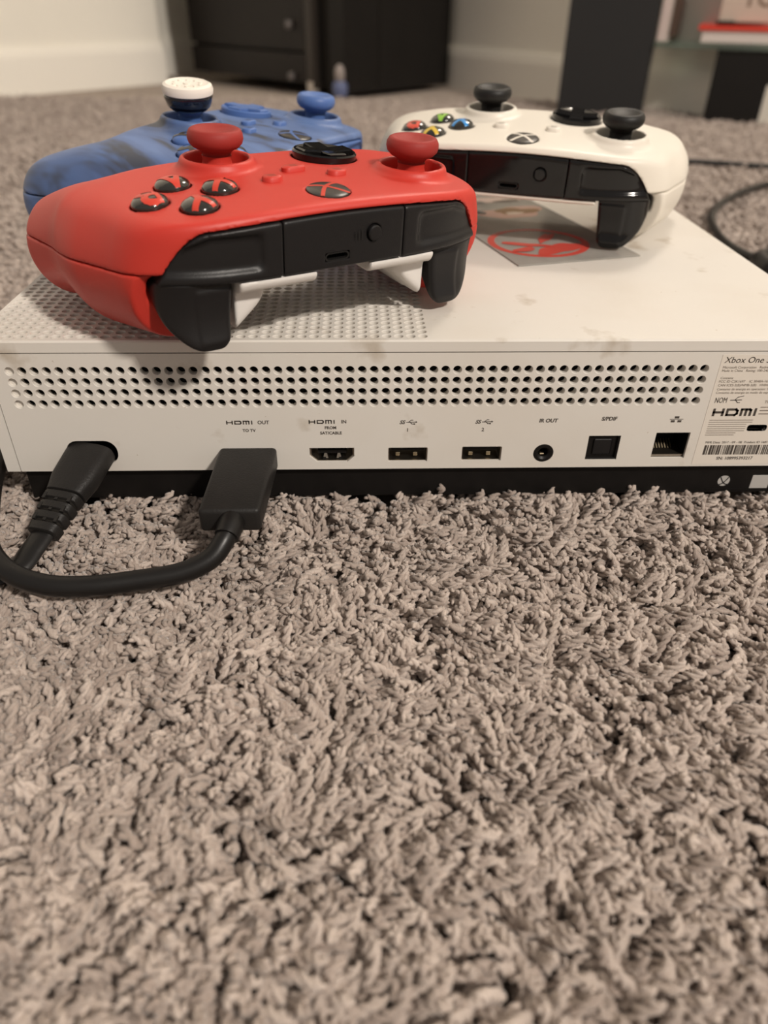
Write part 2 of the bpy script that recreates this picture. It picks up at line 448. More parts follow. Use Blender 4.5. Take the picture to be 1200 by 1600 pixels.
# dark groove core under the lid
m = MB(); m.box(1.0, WD - 1.0, 1.0, DP - 1.0, -8.0, -3.6)
cpart('seam_core', m, M_inside)

# side shell (left, right, front) and the back panel between the two corner seams
m = MB()
XS0, XS1, ZT = 4.74, 290.2, -4.42
m.box(0, XS0 - 0.18, 0, DP, -HB, ZT); m.box(XS1 + 0.18, WD, 0, DP, -HB, ZT); m.box(XS0 - 0.1, XS1 + 0.1, DP - 3, DP, -HB, ZT)
m.box(XS0 - 0.1, XS1 + 0.1, 4, DP - 3, -HB, -HB + 1.5)
cpart('side_shell', m, M_white)
face = lambda u, v, d=0: (u, d, v)
m = MB()
P4 = 4.008; HX0, HZ0 = 11.16, -10.5
def hole_face(u, v, d): return (u, d, v)
for i in range(59):
    for j in range(4):
        blind = (i == 0)
        hole_cell(m, HX0 + i * P4, HZ0 - j * P4, P4, 1.45, 1.38, 1.3 if blind else 2.6, hole_face, n=16, floor=blind)
hx0, hx1 = HX0 - P4 / 2, HX0 + 58 * P4 + P4 / 2; hz1, hz0 = HZ0 + P4 / 2, HZ0 - 3 * P4 - P4 / 2
zc = lambda z: z
# strips round the vent field
for (a, b, c, d) in ((XS0 + .15, XS1 - .15, hz1, ZT), (XS0 + .15, hx0, hz0, hz1), (hx1, XS1 - .15, hz0, hz1)):
    m.quad((a, 0, c), (b, 0, c), (b, 0, d), (a, 0, d))
# lower field with the port openings
def rect(x0, x1, z0, z1): return [(x0, z0), (x1, z0), (x1, z1), (x0, z1)]
def rrect(x0, x1, z0, z1, r, n=5):
    out = []
    for cx, cz, a0 in ((x1 - r, z0 + r, -90), (x1 - r, z1 - r, 0), (x0 + r, z1 - r, 90), (x0 + r, z0 + r, 180)):
        for i in range(n + 1):
            a = math.radians(a0 + 90 * i / n); out.append((cx + r * math.cos(a), cz + r * math.sin(a)))
    return out
def circ(cx, cz, r, n=24): return [(cx + r * math.cos(2 * PI * i / n), cz + r * math.sin(2 * PI * i / n)) for i in range(n)]
hdmi_hole = lambda x0, x1, zt, zb: [(x0 + 2.6, zb), (x1 - 2.6, zb), (x1, zb + 2.4), (x1, zt), (x0, zt), (x0, zb + 2.4)]
OPEN = {
 'power_socket': (rrect(22.8, 40.6, -46.2, -36.8, 4.3), 9),
 'hdmi_out_port': (hdmi_hole(78.6, 94.6, -40.4, -46.2), 8),
 'hdmi_in_port': (hdmi_hole(108.4, 124.4, -40.3, -46.2), 8),
 'usb_port': (rrect(136.6, 150.8, -46.3, -40.4, 0.4, 2), 9),
 'usb_port_b': (rrect(163.2, 177.6, -46.2, -40.2, 0.4, 2), 9),
 'infrared_jack': (circ(192.9, -43.1, 3.7), 8),
 'optical_port': (rect(208.5, 220.1, -46.1, -36.1), 4),
 'ethernet_port': (rect(232.7, 245.1, -45.6, -35.0), 12),
 'lock_slot': (rrect(265.0, 272.2, -34.6, -32.0, 0.9, 3), 5),
}
outer = rect(XS0 + .15, XS1 - .15, -HB, hz0)
m.poly_holes(outer, [o for o, d in OPEN.values()], lambda u, v: (u, 0, v))
for nm, (o, d) in OPEN.items():
    n = len(o); dd = 1.6
    m.add([(u, 0, v) for u, v in o] + [(u, dd, v) for u, v in o], [(i, (i + 1) % n, n + (i + 1) % n, n + i) for i in range(n)])
m.box(XS0 + .15, XS1 - .15, 2.6, 3.0, hz0 - 1.0, hz0)       # ledge behind the vents
# bottom lip and the two end faces of the panel
m.quad((XS0 + .15, 0, -HB), (XS1 - .15, 0, -HB), (XS1 - .15, 4, -HB), (XS0 + .15, 4, -HB))
m.quad((XS0 + .15, 0, -HB), (XS0 + .15, 0, ZT), (XS0 + .15, 3, ZT), (XS0 + .15, 3, -HB))
m.quad((XS0 + .15, 0, ZT), (XS1 - .15, 0, ZT), (XS1 - .15, 3, ZT), (XS0 + .15, 3, ZT))
panel = cpart('back_panel', m, M_white); panel['label'] = 'white back panel with rows of round vent holes and ports'
m = MB(); m.box(XS0 - .1, XS1 + .1, 5.0, 6.0, hz0 - 0.5, ZT + 2); m.box(XS0 - 0.1, XS0 + 0.1, 1.5, 3, -HB, ZT)
cpart('vent_core', m, M_inside)

# the ports themselves (parts of the console)
def liner(name, o, d, material, y0=1.0, back=True, inset=0.0):
    cx = sum(p[0] for p in o) / len(o); cz = sum(p[1] for p in o) / len(o)
    q = [(cx + (u - cx) * (1 - inset), cz + (v - cz) * (1 - inset)) for u, v in o]
    n = len(q); mm = MB()
    mm.add([(u, y0, v) for u, v in o] + [(u, y0 + .02, v) for u, v in q] + [(u, d, v) for u, v in q],
           [(i, (i + 1) % n, n + (i + 1) % n, n + i) for i in range(n)] + [(n + i, n + (i + 1) % n, 2 * n + (i + 1) % n, 2 * n + i) for i in range(n)] + ([tuple(2 * n + i for i in range(n))] if back else []))
    return cpart(name, mm, material)
for nm, zc_ in (('power_socket', -41.5),):
    o, d = OPEN[nm]; liner(nm, o, d, M_blackbase)
for nm in ('hdmi_out_port', 'hdmi_in_port'):
    o, d = OPEN[nm]; p = liner('hdmi_port', o, d, M_metal, inset=0.07)
    cx = sum(q[0] for q in o) / 6
    mm = MB(); mm.box(cx - 5.2, cx + 5.2, 2.5, 8, -44.0, -42.6, 0.2)
    for i in range(9): mm.box(cx - 4.6 + i * 1.1, cx - 4.1 + i * 1.1, 2.8, 8, -44.2, -43.9)
    for sx_ in (-3.0, 3.0): mm.box(cx + sx_ - .6, cx + sx_ + .6, 1.5, 5, -45.9, -45.3)
    cpart('tongue', mm, M_blackbase, p)
    mm = MB(); 
    for sx_ in (-2.4, 2.4): mm.add([(cx + sx_ - 0.9, 2.0, -45.7), (cx + sx_ + .9, 2.0, -45.7), (cx + sx_ + .45, 2.6, -43.9), (cx + sx_ - .45, 2.6, -43.9)], [(0, 1, 2, 3)])
    cpart('spring_tab', mm, M_metal, p)
for nm in ('usb_port', 'usb_port_b'):
    o, d = OPEN[nm]; p = liner('usb_port', o, d, M_metal, inset=0.05)
    x0, x1 = min(q[0] for q in o), max(q[0] for q in o)
    mm = MB(); mm.box(x0 + 1.2, x1 - 1.2, 1.8, 8, -42.6, -40.9, 0.15); cpart('tongue', mm, M_blackbase, p)
    mm = MB()
    for c in ((x0 * .75 + x1 * .25), (x0 * .3 + x1 * .7)): mm.box(c - .75, c + .75, 2.6, 3.2, -45.3, -43.9, 0.12)
    cpart('spring_tab', mm, M_gold, p)
o, d = OPEN['infrared_jack']
mm = MB(); n = 28
for (r, y) in ((3.65, 0.4), (3.55, -0.05), (2.5, -0.1), (1.75, 0.5), (1.7, 7.0)):
    mm.v += [(192.9 + r * math.cos(2 * PI * i / n), y, -43.1 + r * math.sin(2 * PI * i / n)) for i in range(n)]
mm.f += [(j * n + i, j * n + (i + 1) % n, (j + 1) * n + (i + 1) % n, (j + 1) * n + i) for j in range(4) for i in range(n)]
p = cpart('infrared_jack', mm, M_blackbase, smooth=True, angle=40)
mm = MB(); mm.box(191.9, 193.5, 1.2, 2.5, -44.6, -43.9, 0.2); cpart('contact', mm, M_gold, p)
o, d = OPEN['optical_port']
mm = MB(); mm.add([(u, 0.4, v) for u, v in o] + [(214.3 + (u - 214.3) * .9, 0.6, -41.1 + (v + 41.1) * .9) for u, v in o] + [(214.3 + (u - 214.3) * .88, 1.4, -41.1 + (v + 41.1) * .88) for u, v in o],
  [(i, (i + 1) % 4, 4 + (i + 1) % 4, 4 + i) for i in range(4)] + [(4 + i, 4 + (i + 1) % 4, 8 + (i + 1) % 4, 8 + i) for i in range(4)] + [(8, 9, 10, 11)])
p = cpart('optical_port', mm, M_blackbase)
mm = MB(); mm.box(211.0, 217.6, 0.9, 1.5, -44.3, -38.0, 0.5); cpart('shutter', mm, M_blk, p)
o, d = OPEN['ethernet_port']; p = liner('ethernet_port', o, d, M_blackbase)
mm = MB(); mm.box(232.9, 244.9, 1.2, 10, -45.5, -44.6); cpart('lower_lip', mm, M_metal, p)
mm = MB()
for i in range(8): mm.add([(234.4 + i * 1.05, 5.5, -44.4), (234.8 + i * 1.05, 5.5, -44.4), (234.8 + i * 1.05, 9, -42.4), (234.4 + i * 1.05, 9, -42.4)], [(0, 1, 2, 3)])
cpart('contact', mm, M_gold, p)
o, d = OPEN['lock_slot']; liner('lock_slot', o, d, M_inside, y0=0.05)

# black plinth
m = MB(); m.box(4.6, 290.4, 3.0, DP - 3, -63.0, -HB - 0.3, 0.5)
base = cpart('plinth', m, M_blackbase); base['label'] = 'black plastic plinth sunk into the carpet'
m = MB(); m.box(5.5, 289.5, 2.2, DP - 4, -HB - 0.9, -HB + 0.6); cpart('seam_core', m, M_inside)
# logo disc and grey sticker on the plinth
def disc_logo(parent, cx, cz, r, y, m_disc, m_x):
    mm = MB(); n = 32
    mm.add([(cx + r * math.cos(2 * PI * i / n), y, cz + r * math.sin(2 * PI * i / n)) for i in range(n)], [tuple(range(n))])
    d = cpart('emblem_disc', mm, m_disc, parent)
    mm = MB(); fn = lambda u, v: (cx + u, y - .06, cz + v)
    for sg in (-1, 1):
        pts = [(sg * (-0.62 + 1.24 * t) * r, (0.62 - 1.3 * t - 0.35 * math.sin(PI * t)) * r * 1.0) for t in np.linspace(0, 1, 9)]
        stroke(mm, pts, 0.17 * r, fn)
    cpart('emblem_cross', mm, m_x, parent)
disc_logo(base, 264.6, -57.6, 2.3, 2.9, M_greysticker, M_blackbase)
m = MB(); m.box(275.2, 282.2, 2.75, 2.99, -61.0, -55.2, 0.1); cpart('sticker', m, M_greysticker, base)
# a thin raised line under the emblem
m = MB(); m.box(258.5, 273.0, 2.85, 3.0, -61.6, -61.2); cpart('moulded_line', m, M_blackbase, base)

# printing on the back panel
PR = MB()
def flush():
    global PR
    cpart('port_lettering', PR, M_ink, panel); PR = MB()
def at(cx, cz, y=-0.06): return lambda u, v: (cx + u, y, cz + v)
def hdmi_logo(mbx, cx, cz, w, h, sw, sh=0.0, y=-0.06):
    fn0 = at(cx, cz, y); fn = lambda u, v: fn0(u + v * sh, v)
    k = w / 10.0; a = h / 2 - sw / 2
    st = lambda pts: stroke(mbx, [(p[0] * k, p[1] * a) for p in pts], sw, fn)
    st([(-4.8, 1), (-4.8, -1)]); st([(-2.7, 1), (-2.7, -1)]); st([(-4.8, 0), (-2.7, 0)])
    st([(-1.7, 1), (0.2, 1), (0.6, .5), (0.6, -.5), (0.2, -1), (-1.7, -1)]); st([(-1.7, 0.25), (-1.7, -1)])
    st([(1.6, -1), (1.6, 1), (3.4, 1), (3.7, .7), (3.7, -1)]); st([(2.65, 1), (2.65, -1)])
    st([(4.8, 1), (4.8, -1)])
def T(txt, size, cx, cz, m_=None, **k): put_text(m_ if m_ is not None else PR, txt, size, at(cx, cz), **k)
hdmi_logo(PR, 84.6, -29.9, 9.0, 1.5, 0.42); T('OUT', 1.9, 92.9, -29.95, bold=0.04)
T('TO TV', 1.55, 87.7, -33.1, bold=0.05); flush()
hdmi_logo(PR, 113.2, -29.8, 9.0, 1.5, 0.42); T('IN', 1.9, 120.9, -29.85, bold=0.04)
T('FROM', 1.55, 116.2, -32.2, bold=0.05); T('SAT/CABLE', 1.55, 116.3, -34.3, bold=0.05); flush()
def ss_usb(cx, cz, num):
    T('SS', 2.0, cx - 1.8, cz, shear=0.3, bold=0.06)
    fn = at(cx, cz)
    stroke(PR, [(-0.2, 0.0), (3.0, 0.1)], 0.28, fn); stroke(PR, [(0.5, 0.1), (1.4, 0.85), (2.0, 0.85)], 0.25, fn); stroke(PR, [(1.0, 0.1), (1.7, -0.65), (2.4, -0.65)], 0.25, fn)
    PR.add([fn(3.0, 0.5), fn(3.0, -0.3), fn(3.6, 0.1)], [(0, 1, 2)]); PR.quad(fn(2.3, -0.9), fn(2.8, -0.9), fn(2.8, -0.4), fn(2.3, -0.4))
    T(num, 1.9, cx + .2, cz - 3.1, bold=0.04)
ss_usb(143.1, -30.2, '1'); flush(); ss_usb(169.8, -30.2, '2'); flush()
T('IR OUT', 2.0, 192.9, -29.9, shear=0.12, bold=0.07); flush(); T('S/PDIF', 2.0, 214.5, -29.3, shear=0.12, bold=0.07); flush()
fn = at(238.6, -29.6)
stroke(PR, [(-2.3, 0), (2.3, 0)], 0.22, fn); PR.quad(fn(-.8, .35), fn(.8, .35), fn(.8, 1.2), fn(-.8, 1.2)); PR.quad(fn(-1.9, -1.2), fn(-.5, -1.2), fn(-.5, -.35), fn(-1.9, -.35)); PR.quad(fn(.5, -1.2), fn(1.9, -1.2), fn(1.9, -.35), fn(.5, -.35))
flush()
# rating label
m = MB()
lo = rect(248.6, 290.0, -48.2, -5.4)
m.poly_holes(lo, [OPEN['lock_slot'][0]], lambda u, v: (u, -0.09, v))
n4 = 4; m.add([(u, -0.09, v) for u, v in lo] + [(u, 0, v) for u, v in lo], [(i, (i + 1) % 4, 4 + (i + 1) % 4, 4 + i) for i in range(4)])
lab = cpart('rating_label', m, M_label, panel); lab['label'] = 'white rating label printed with grey text and a barcode'
LB = MB(); LF = MB()
def TL(txt, size, x, z, mm=None, **k): put_text(LF if mm is None else mm, txt, size, at(x, z, -0.16), align='LEFT', **k)
TL('Xbox One S', 3.1, 249.7, -7.3, LB, shear=0.12)
TL('Microsoft Corporation   Redmond, WA', 1.25, 249.7, -9.9); TL('Made in China   Rating: 100-240V', 1.25, 249.7, -11.1)
TL('Contains:', 1.2, 250.0, -13.8); TL('FCC ID C3K1697    IC 3048A-1697   M', 1.25, 249.8, -15.1); TL('CAN ICES-3(B)/NMB-3(B)   HVIN: 1681', 1.25, 249.8, -16.5)
TL('Consumo de energia en operacion: 125', 1.2, 249.9, -18.0); TL('Consumo de energia en modo de espera', 1.2, 249.9, -19.3)
TL('NOM', 3.0, 250.3, -22.3, LB, sx=0.62)
fn = at(257.3, -22.2, -0.16); stroke(LB, [(-1.4, 0), (2.4, .1)], .3, fn); stroke(LB, [(0, 0), (1, 1.2), (2.8, 1.6)], .25, fn); stroke(LB, [(.4, 0), (1.2, -.9), (2, -.9)], .25, fn)
hdmi_logo(LB, 258.6, -26.9, 15.4, 3.0, 0.85, y=-0.16)
for i in range(8): 
    w = 15.5 - (0.4 * i if i > 3 else 0) - (2.5 if i > 5 else 0)
    stroke(LF, [(250.6, -30.0 - i * .86), (250.6 + min(w, 13.6 if i > 1 else w), -30.0 - i * .86)], 0.22, lambda u, v: (u, -0.16, v))
TL('TRA', 1.5, 268.2, -23.0)
for i in range(3): stroke(LF, [(267.6, -25.0 - i * 1.3), (280 - i, -25.0 - i * 1.3)], 0.35, lambda u, v: (u, -0.16, v))
TL('MFR Date: 2017 - 09 - 08  Product ID 1681', 1.3, 251.4, -39.1, LB)
x = 251.6; rb = random.Random(5)
while x < 288:
    w = rb.choice((0.2, 0.2, 0.4, 0.6, 0.8)); LB.quad((x, -.16, -44.2), (x + w, -.16, -44.2), (x + w, -.16, -40.2), (x, -.16, -40.2)); x += w + rb.choice((0.2, 0.3, 0.5))
TL('SN: 108995393217', 1.75, 257.2, -45.8, LB, bold=0.02)
cpart('label_print', LB, M_ink, lab); cpart('label_fine_print', LF, M_ink2, lab)

# ================================================================== PLUGS AND CABLES AT THE BACK
# video plug and its cable (one thing)
hp = empty('hdmi_cable', W(85.5, -18, -49)); HO = (85.5, -18, -49)
tag(hp, 'thick black round video cable with rectangular plug in the white console', 'cable')
def hpart(name, mbx, m, parent=hp, smooth=True, angle=35): return link(name, mbx.mesh(name, HO, smooth, angle), m, parent)
bm = bmesh.new(); bmesh.ops.create_cube(bm, size=1)
for v in bm.verts:
    f = v.co.y < 0    # front end (towards the viewer)
    x = (74.6, 94.3) if f else (76.6, 96.8)
    v.co = Vector((x[0] if v.co.x < 0 else x[1], -36.0 if f else 0.9, -50.6 if v.co.z < 0 else (-41.9 if f else -40.0)))
    if v.co.z < -46 and not f: v.co.z = -48.6
bmesh.ops.bevel(bm, geom=bm.edges[:], offset=1.5, segments=4, affect='EDGES', profile=0.5)
bm.verts.index_update(); m = MB(); m.add([v.co[:] for v in bm.verts], [[v.index for v in f.verts] for f in bm.faces]); bm.free()
hpart('plug', m, M_plug)
m = MB(); m.box(80.0, 93.4, -2.0, 5.0, -45.2, -41.0, 0.3); hpart('connector', m, M_metal, smooth=False, angle=None)
m = MB(); m.tube([(85.2, -34.5, -46.5), (84.8, -38, -47.0), (84.0, -41.5, -48.2)], [4.3, 4.2, 3.9], n=20); hpart('strain_relief', m, M_cable)
m = MB()
m.tube([(84.8, -38, -47.0), (83.2, -42.5, -49.2), (79, -47.0, -53.0), (70, -50.5, -55.5), (57, -53.0, -56.2), (44, -55.2, -56.2), (31, -55.4, -55.5), (19, -51.5, -53.6), (9.5, -42.0, -51.5), (3.4, -27, -51.0), (-3.5, -8, -52), (-10, 12, -54), (-20, 50, -56), (-34, 120, -56.5), (-60, 220, -56.5)], 3.35, n=18)
hpart('cord', m, M_cable)

# power plug and flat cord
po = (31, -12, -48)
pw = empty('power_cord', W(*po)); tag(pw, 'flat black power cord with ribbed plug in the console', 'power cord')
def ppart(name, mbx, m, parent=pw, smooth=True, angle=40): return link(name, mbx.mesh(name, po, smooth, angle), m, parent)
axis0 = Vector((31.4, 1.5, -41.4)); axis1 = Vector((21.8, -31.5, -54.3))
d = (axis1 - axis0).normalized(); sd = d.cross(Vector((0, 0, 1))).normalized(); up = sd.cross(d).normalized()
def oval(c, a, b, n=24, p=3.2):
    out = []
    for i in range(n):
        t = 2 * PI * i / n; cs, sn = math.cos(t), math.sin(t)
        out.append(c + sd * (a * math.copysign(abs(cs) ** (2 / p), cs)) + up * (b * math.copysign(abs(sn) ** (2 / p), sn)))
    return out
def ov_loft(sections, n=24):
    mm = MB()
    for c, a, b in sections: mm.v += [q[:] for q in oval(c, a, b, n)]
    k = len(sections)
    mm.f += [(j * n + i, j * n + (i + 1) % n, (j + 1) * n + (i + 1) % n, (j + 1) * n + i) for j in range(k - 1) for i in range(n)]
    mm.f += [tuple(reversed(range(n))), tuple((k - 1) * n + i for i in range(n))]
    return mm
Lp = (axis1 - axis0).length; q = lambda t: axis0 + d * (Lp * t)
ppart('plug', ov_loft([(q(0), 8.3, 4.1), (q(.03), 8.6, 4.4), (q(.38), 8.3, 4.4), (q(.5), 7.2, 4.3), (q(.55), 6.9, 4.2), (q(.56), 6.2, 3.6)]), M_plug)
secs = []
ppart('strain_relief_core', ov_loft([(q(.54), 5.9, 3.4), (q(1.0), 4.7, 2.9)]), M_inside)
for i in range(4):
    t0 = .565 + i * .112; t1 = t0 + (.088 if i < 3 else .10); w0, w1 = 6.8 - i * .42, 6.7 - (i + .7) * .42
    m = ov_loft([(q(t0), w0 - .5, 3.5 - i * .1), (q(t0 + .012), w0, 4.1 - i * .12), (q(t1 - .012), w1, 4.0 - i * .12), (q(t1), w1 - .5, 3.4 - i * .1)])
    ppart('strain_relief_rib', m, M_plug)
bars = MB()
for i in range(3):
    t0 = .64 + i * .112; c = q(t0) + up * (3.3 - i * .1)
    for sx_ in (-1, 0, 1): 
        w = 5.2 - i * .4
        bars.add([(c + sd * (w * sx_ * .9 + o2 * .55) + d * o1 * 1.2 + up * o3 * .5)[:] for o1 in (-1, 1) for o2 in (-1, 1) for o3 in (-1, 1)], [(0, 1, 3, 2), (4, 6, 7, 5), (0, 4, 5, 1), (2, 3, 7, 6), (0, 2, 6, 4), (1, 5, 7, 3)])
ppart('strain_relief_bridge', bars, M_plug)
m = MB(); m.tube([q(.95)[:], (20.0, -36.5, -56.0), (16.5, -44, -58.4), (6, -49.5, -58.8), (-12, -51, -58.6), (-45, -45, -58.5), (-90, -20, -58.5)], 2.1, n=14, sx=2.0); ppart('cord', m, M_cable)
# moulded recess and imprint on the plug's top
m = MB(); mm_ = [(q(.27) + up * 4.32 + sd * (2.6 * math.cos(a)) + d * (2.4 * math.sin(a)))[:] for a in np.linspace(0, 2 * PI, 24, endpoint=False)]
m.add(mm_ + [(Vector(p) - up * .3)[:] for p in mm_], [tuple(range(24))] + [(i, 24 + i, 24 + (i + 1) % 24, (i + 1) % 24) for i in range(24)]); ppart('moulded_mark', m, M_plug)

# ================================================================== CONTROLLERS
def smin(a, b, k):
    h = np.clip(0.5 + 0.5 * (b - a) / k, 0, 1); return b * (1 - h) + a * h - k * h * (1 - h)
def smax(a, b, k): return -smin(-a, -b, k)
LS = (-39.8, 14.5); RS = (19.7, -9.6); DPAD = (-19.7, -9.6); ABXY = (39.8, 14.5); AB = 10.7
def ztop(x, y):
    s = np.abs(x)
    return -4.6 * (s / 60) ** 2 - 0.0022 * np.maximum(0, y - 12) ** 2 - 0.010 * np.maximum(0, -20 - y) ** 2
def capsule(s, y, z, a, b, ra, rb):
    a = np.array(a, float); b = np.array(b, float); ab = b - a
    t = np.clip(((s - a[0]) * ab[0] + (y - a[1]) * ab[1] + (z - a[2]) * ab[2]) / (ab @ ab), 0, 1)
    return np.sqrt((s - a[0] - t * ab[0]) ** 2 + (y - a[1] - t * ab[1]) ** 2 + (z - a[2] - t * ab[2]) ** 2) - (ra + (rb - ra) * t)
def shell(x, y, z):
    s = np.abs(x)
    # middle: rounded slab
    qx = s - (57 - 18); qy = np.abs(y - 8.0) - (32.2 - 18)
    d2 = np.sqrt(np.maximum(qx, 0) ** 2 + np.maximum(qy, 0) ** 2) + np.minimum(np.maximum(qx, qy), 0) - 18
    dz = np.abs(z + 11.8) - 12.8; r = 5.0
    a = d2 + r; b = dz + r
    mid = np.sqrt(np.maximum(a, 0) ** 2 + np.maximum(b, 0) ** 2) + np.minimum(np.maximum(a, b), 0) - r
    zz = z * 0.92
    g = capsule(s, y, zz, (47.5, 14, -17.4), (55.4, -17, -20.2), 16.6, 17.3)
    g2 = capsule(s, y, zz, (55.4, -17, -20.2), (60.8, -41.5, -27.2), 17.3, 16.0)
    g0 = capsule(s, y, zz, (48, 17, -24), (55, -4, -25), 12.5, 14.0)
    g = smin(np.minimum(g, g2), g0, 14)
    f = smin(mid, g, 10)
    # battery bulge
    e = np.sqrt((np.maximum(s - 26, 0)) ** 2 + np.maximum(np.abs(y + 4) - 12, 0) ** 2 + np.maximum(np.abs(z + 24) - 2, 0) ** 2) - 5
    f = smin(f, e, 3)
    f = smax(f, z - ztop(x, y), 4)
    f = smax(f, y - (39.9 - 8.5 * (s / 57) ** 4), 3)
    return f
def zb(s): return -4.3 - 1.9 * (s / 42) ** 2 - 0.066 * np.maximum(0, s - 42.6) ** 2
def breg(x, y, z):
    s = np.abs(x); return smax(smax(z - zb(s), -20.6 - z, .6), 23.5 - y, .6)
def bex(x, y, z):
    s = np.abs(x); return smax(smax(z - zb(s), np.where(s > 34, -23.0, -20.6) - z, .6), 23.5 - y, .6)
def zseam(y): return -21 + 0.1 * y
def trig(x, y, z):
    s = np.abs(x)
    pad = 0.7 / (1 + np.exp((s - 47.2) * 3)) / (1 + np.exp((z + 22.5) * 3)) / (1 + np.exp(-(z + 39.0) * 3))
    yf = 34.6 + 0.020 * (z + 29) ** 2 * (z < -29) + 0.012 * (z + 29) ** 2 * (z >= -29) - 0.055 * np.maximum(0, s - 47) ** 2 + pad
    f = smax(y - yf, 19.5 - y - 0.7 * (z + 20), 3)
    f = smax(f, 35.4 - s - 0.12 * (z + 20), 2)
    f = smax(f, (-42.2 + 0.052 * np.maximum(0, s - 44.5) ** 2 + 0.05 * np.maximum(0, 42 - s) ** 2 - z) * 0.8, 4.0)
    f = smax(f, z + 20.0, 1)
    return smax(f, s - 57.4, 3)
def lobe(x, y, z):
    s = np.abs(x)
    f = smax(s - 38, 23.5 - s, 3); f = smax(f, y - 33.0, 4); f = smax(f, 4 - y, 3)
    f = smax(f, z + 19, 1)
    return smax(f, -(z + 29 + 0.85 * (s - 24)) * 0.75, 3)
def cyl(x, y, c, r): return np.sqrt((x - c[0]) ** 2 + (y - c[1]) ** 2) - r
def f_top(x, y, z):
    f = shell(x, y, z)
    for c in (LS, RS):
        zt = float(ztop(np.array(c[0]), np.array(c[1])))
        lip = smax(cyl(x, y, c, 11.9), z - (zt + 2.6), 1.6); lip = np.maximum(lip, zt - 8 - z)
        f = smin(f, lip, 3.5)
        rr = np.sqrt((x - c[0]) ** 2 + (y - c[1]) ** 2)
        f = smax(f, -np.maximum(rr - 10.1, (zt - 9) - z), 0.8)
    zt = float(ztop(np.array(DPAD[0]), np.array(DPAD[1])))
    f = smax(f, -(np.sqrt((x - DPAD[0]) ** 2 + (y - DPAD[1]) ** 2 + (z - zt - 30) ** 2) - 32.0), 0.8)
    f = smax(f, -np.maximum(cyl(x, y, DPAD, 11.4), zt - 5 - z), 0.4)
    for dx, dy in ((AB, 0), (-AB, 0), (0, AB), (0, -AB)):
        f = smax(f, -np.maximum(cyl(x, y, (ABXY[0] + dx, ABXY[1] + dy), 5.75), -11 - z), 0.5)
    f = smax(f, -np.maximum(cyl(x, y, (0, 28.2), 6.85), -5 - z), 0.4)
    f = smax(f, zseam(y) + 0.16 - z, 0.7)
    f = smax(f, 0.22 - breg(x, y, z), 0.8)
    return smax(f, 0.8 - trig(x, y, z), 0.8)
def f_grip(x, y, z):
    f = smax(shell(x, y, z), z - zseam(y) + 0.16, 0.7)
    f = smax(f, 42.2 - np.abs(x), .7); f = smax(f, 0.3 - bex(x, y, z), .8)
    f = smax(f, y - (27.0 + 0.30 * (z + 20)), .8)
    return smax(f, 0.8 - trig(x, y, z), .8)
def f_back(x, y, z):
    s = np.abs(x)
    f = smin(shell(x, y, z), lobe(x, y, z), 1.5)
    f = smax(f, z - zseam(y) + 0.16, .7); f = smax(f, s - 41.8, .7); f = smax(f, 0.3 - breg(x, y, z), .8)
    f = smax(f, -np.maximum(s - 9.5, 28 - y), .8)
    f = smax(f, -np.maximum(34.6 - s, 20 - y), .8)
    return smax(f, 0.8 - trig(x, y, z), .8)
def f_back_plain(x, y, z):
    s = np.abs(x)
    f = smax(shell(x, y, z), z - zseam(y) + 0.16, .7); f = smax(f, s - 41.8, .7); f = smax(f, 0.3 - breg(x, y, z), .8)
    f = smax(f, -22.6 - z - 0.35 * np.maximum(0, 24 - y), .8)
    f = smax(f, -np.maximum(34.6 - s, 20 - y), .8)
    return smax(f, 0.8 - trig(x, y, z), .8)
PBX = -9.8; USX = 3.0
def f_bmid(x, y, z):
    f = smax(shell(x, y, z) - 0.25, breg(x, y, z) + 0.15, .8); f = smax(f, np.abs(x) - 20.8, .5)
    usb = np.maximum(np.maximum(np.abs(x - USX) - 4.2, np.abs(z + 17.0) - 1.25), 33 - y)
    f = smax(f, -usb, .3)
    pb = np.sqrt((x - PBX) ** 2 + (z + 11.4) ** 2) - 2.6
    return smax(f, -np.maximum(pb, 38.2 - y), .3)
def f_bside(x, y, z):
    s = np.abs(x)
    sh = shell(x, y, z) - 0.35
    front = smax(-(sh + 1.4), smax(27.5 - s, smax(z + 8.0 + 0.35 * np.maximum(0, s - 42), -17.2 - z, 2.5), 2.5), 1.5)
    f = smax(sh, -front, 2.0)
    f = smax(f, breg(x, y, z) + 0.15, .8)
    return smax(f, 21.1 - s, .7)

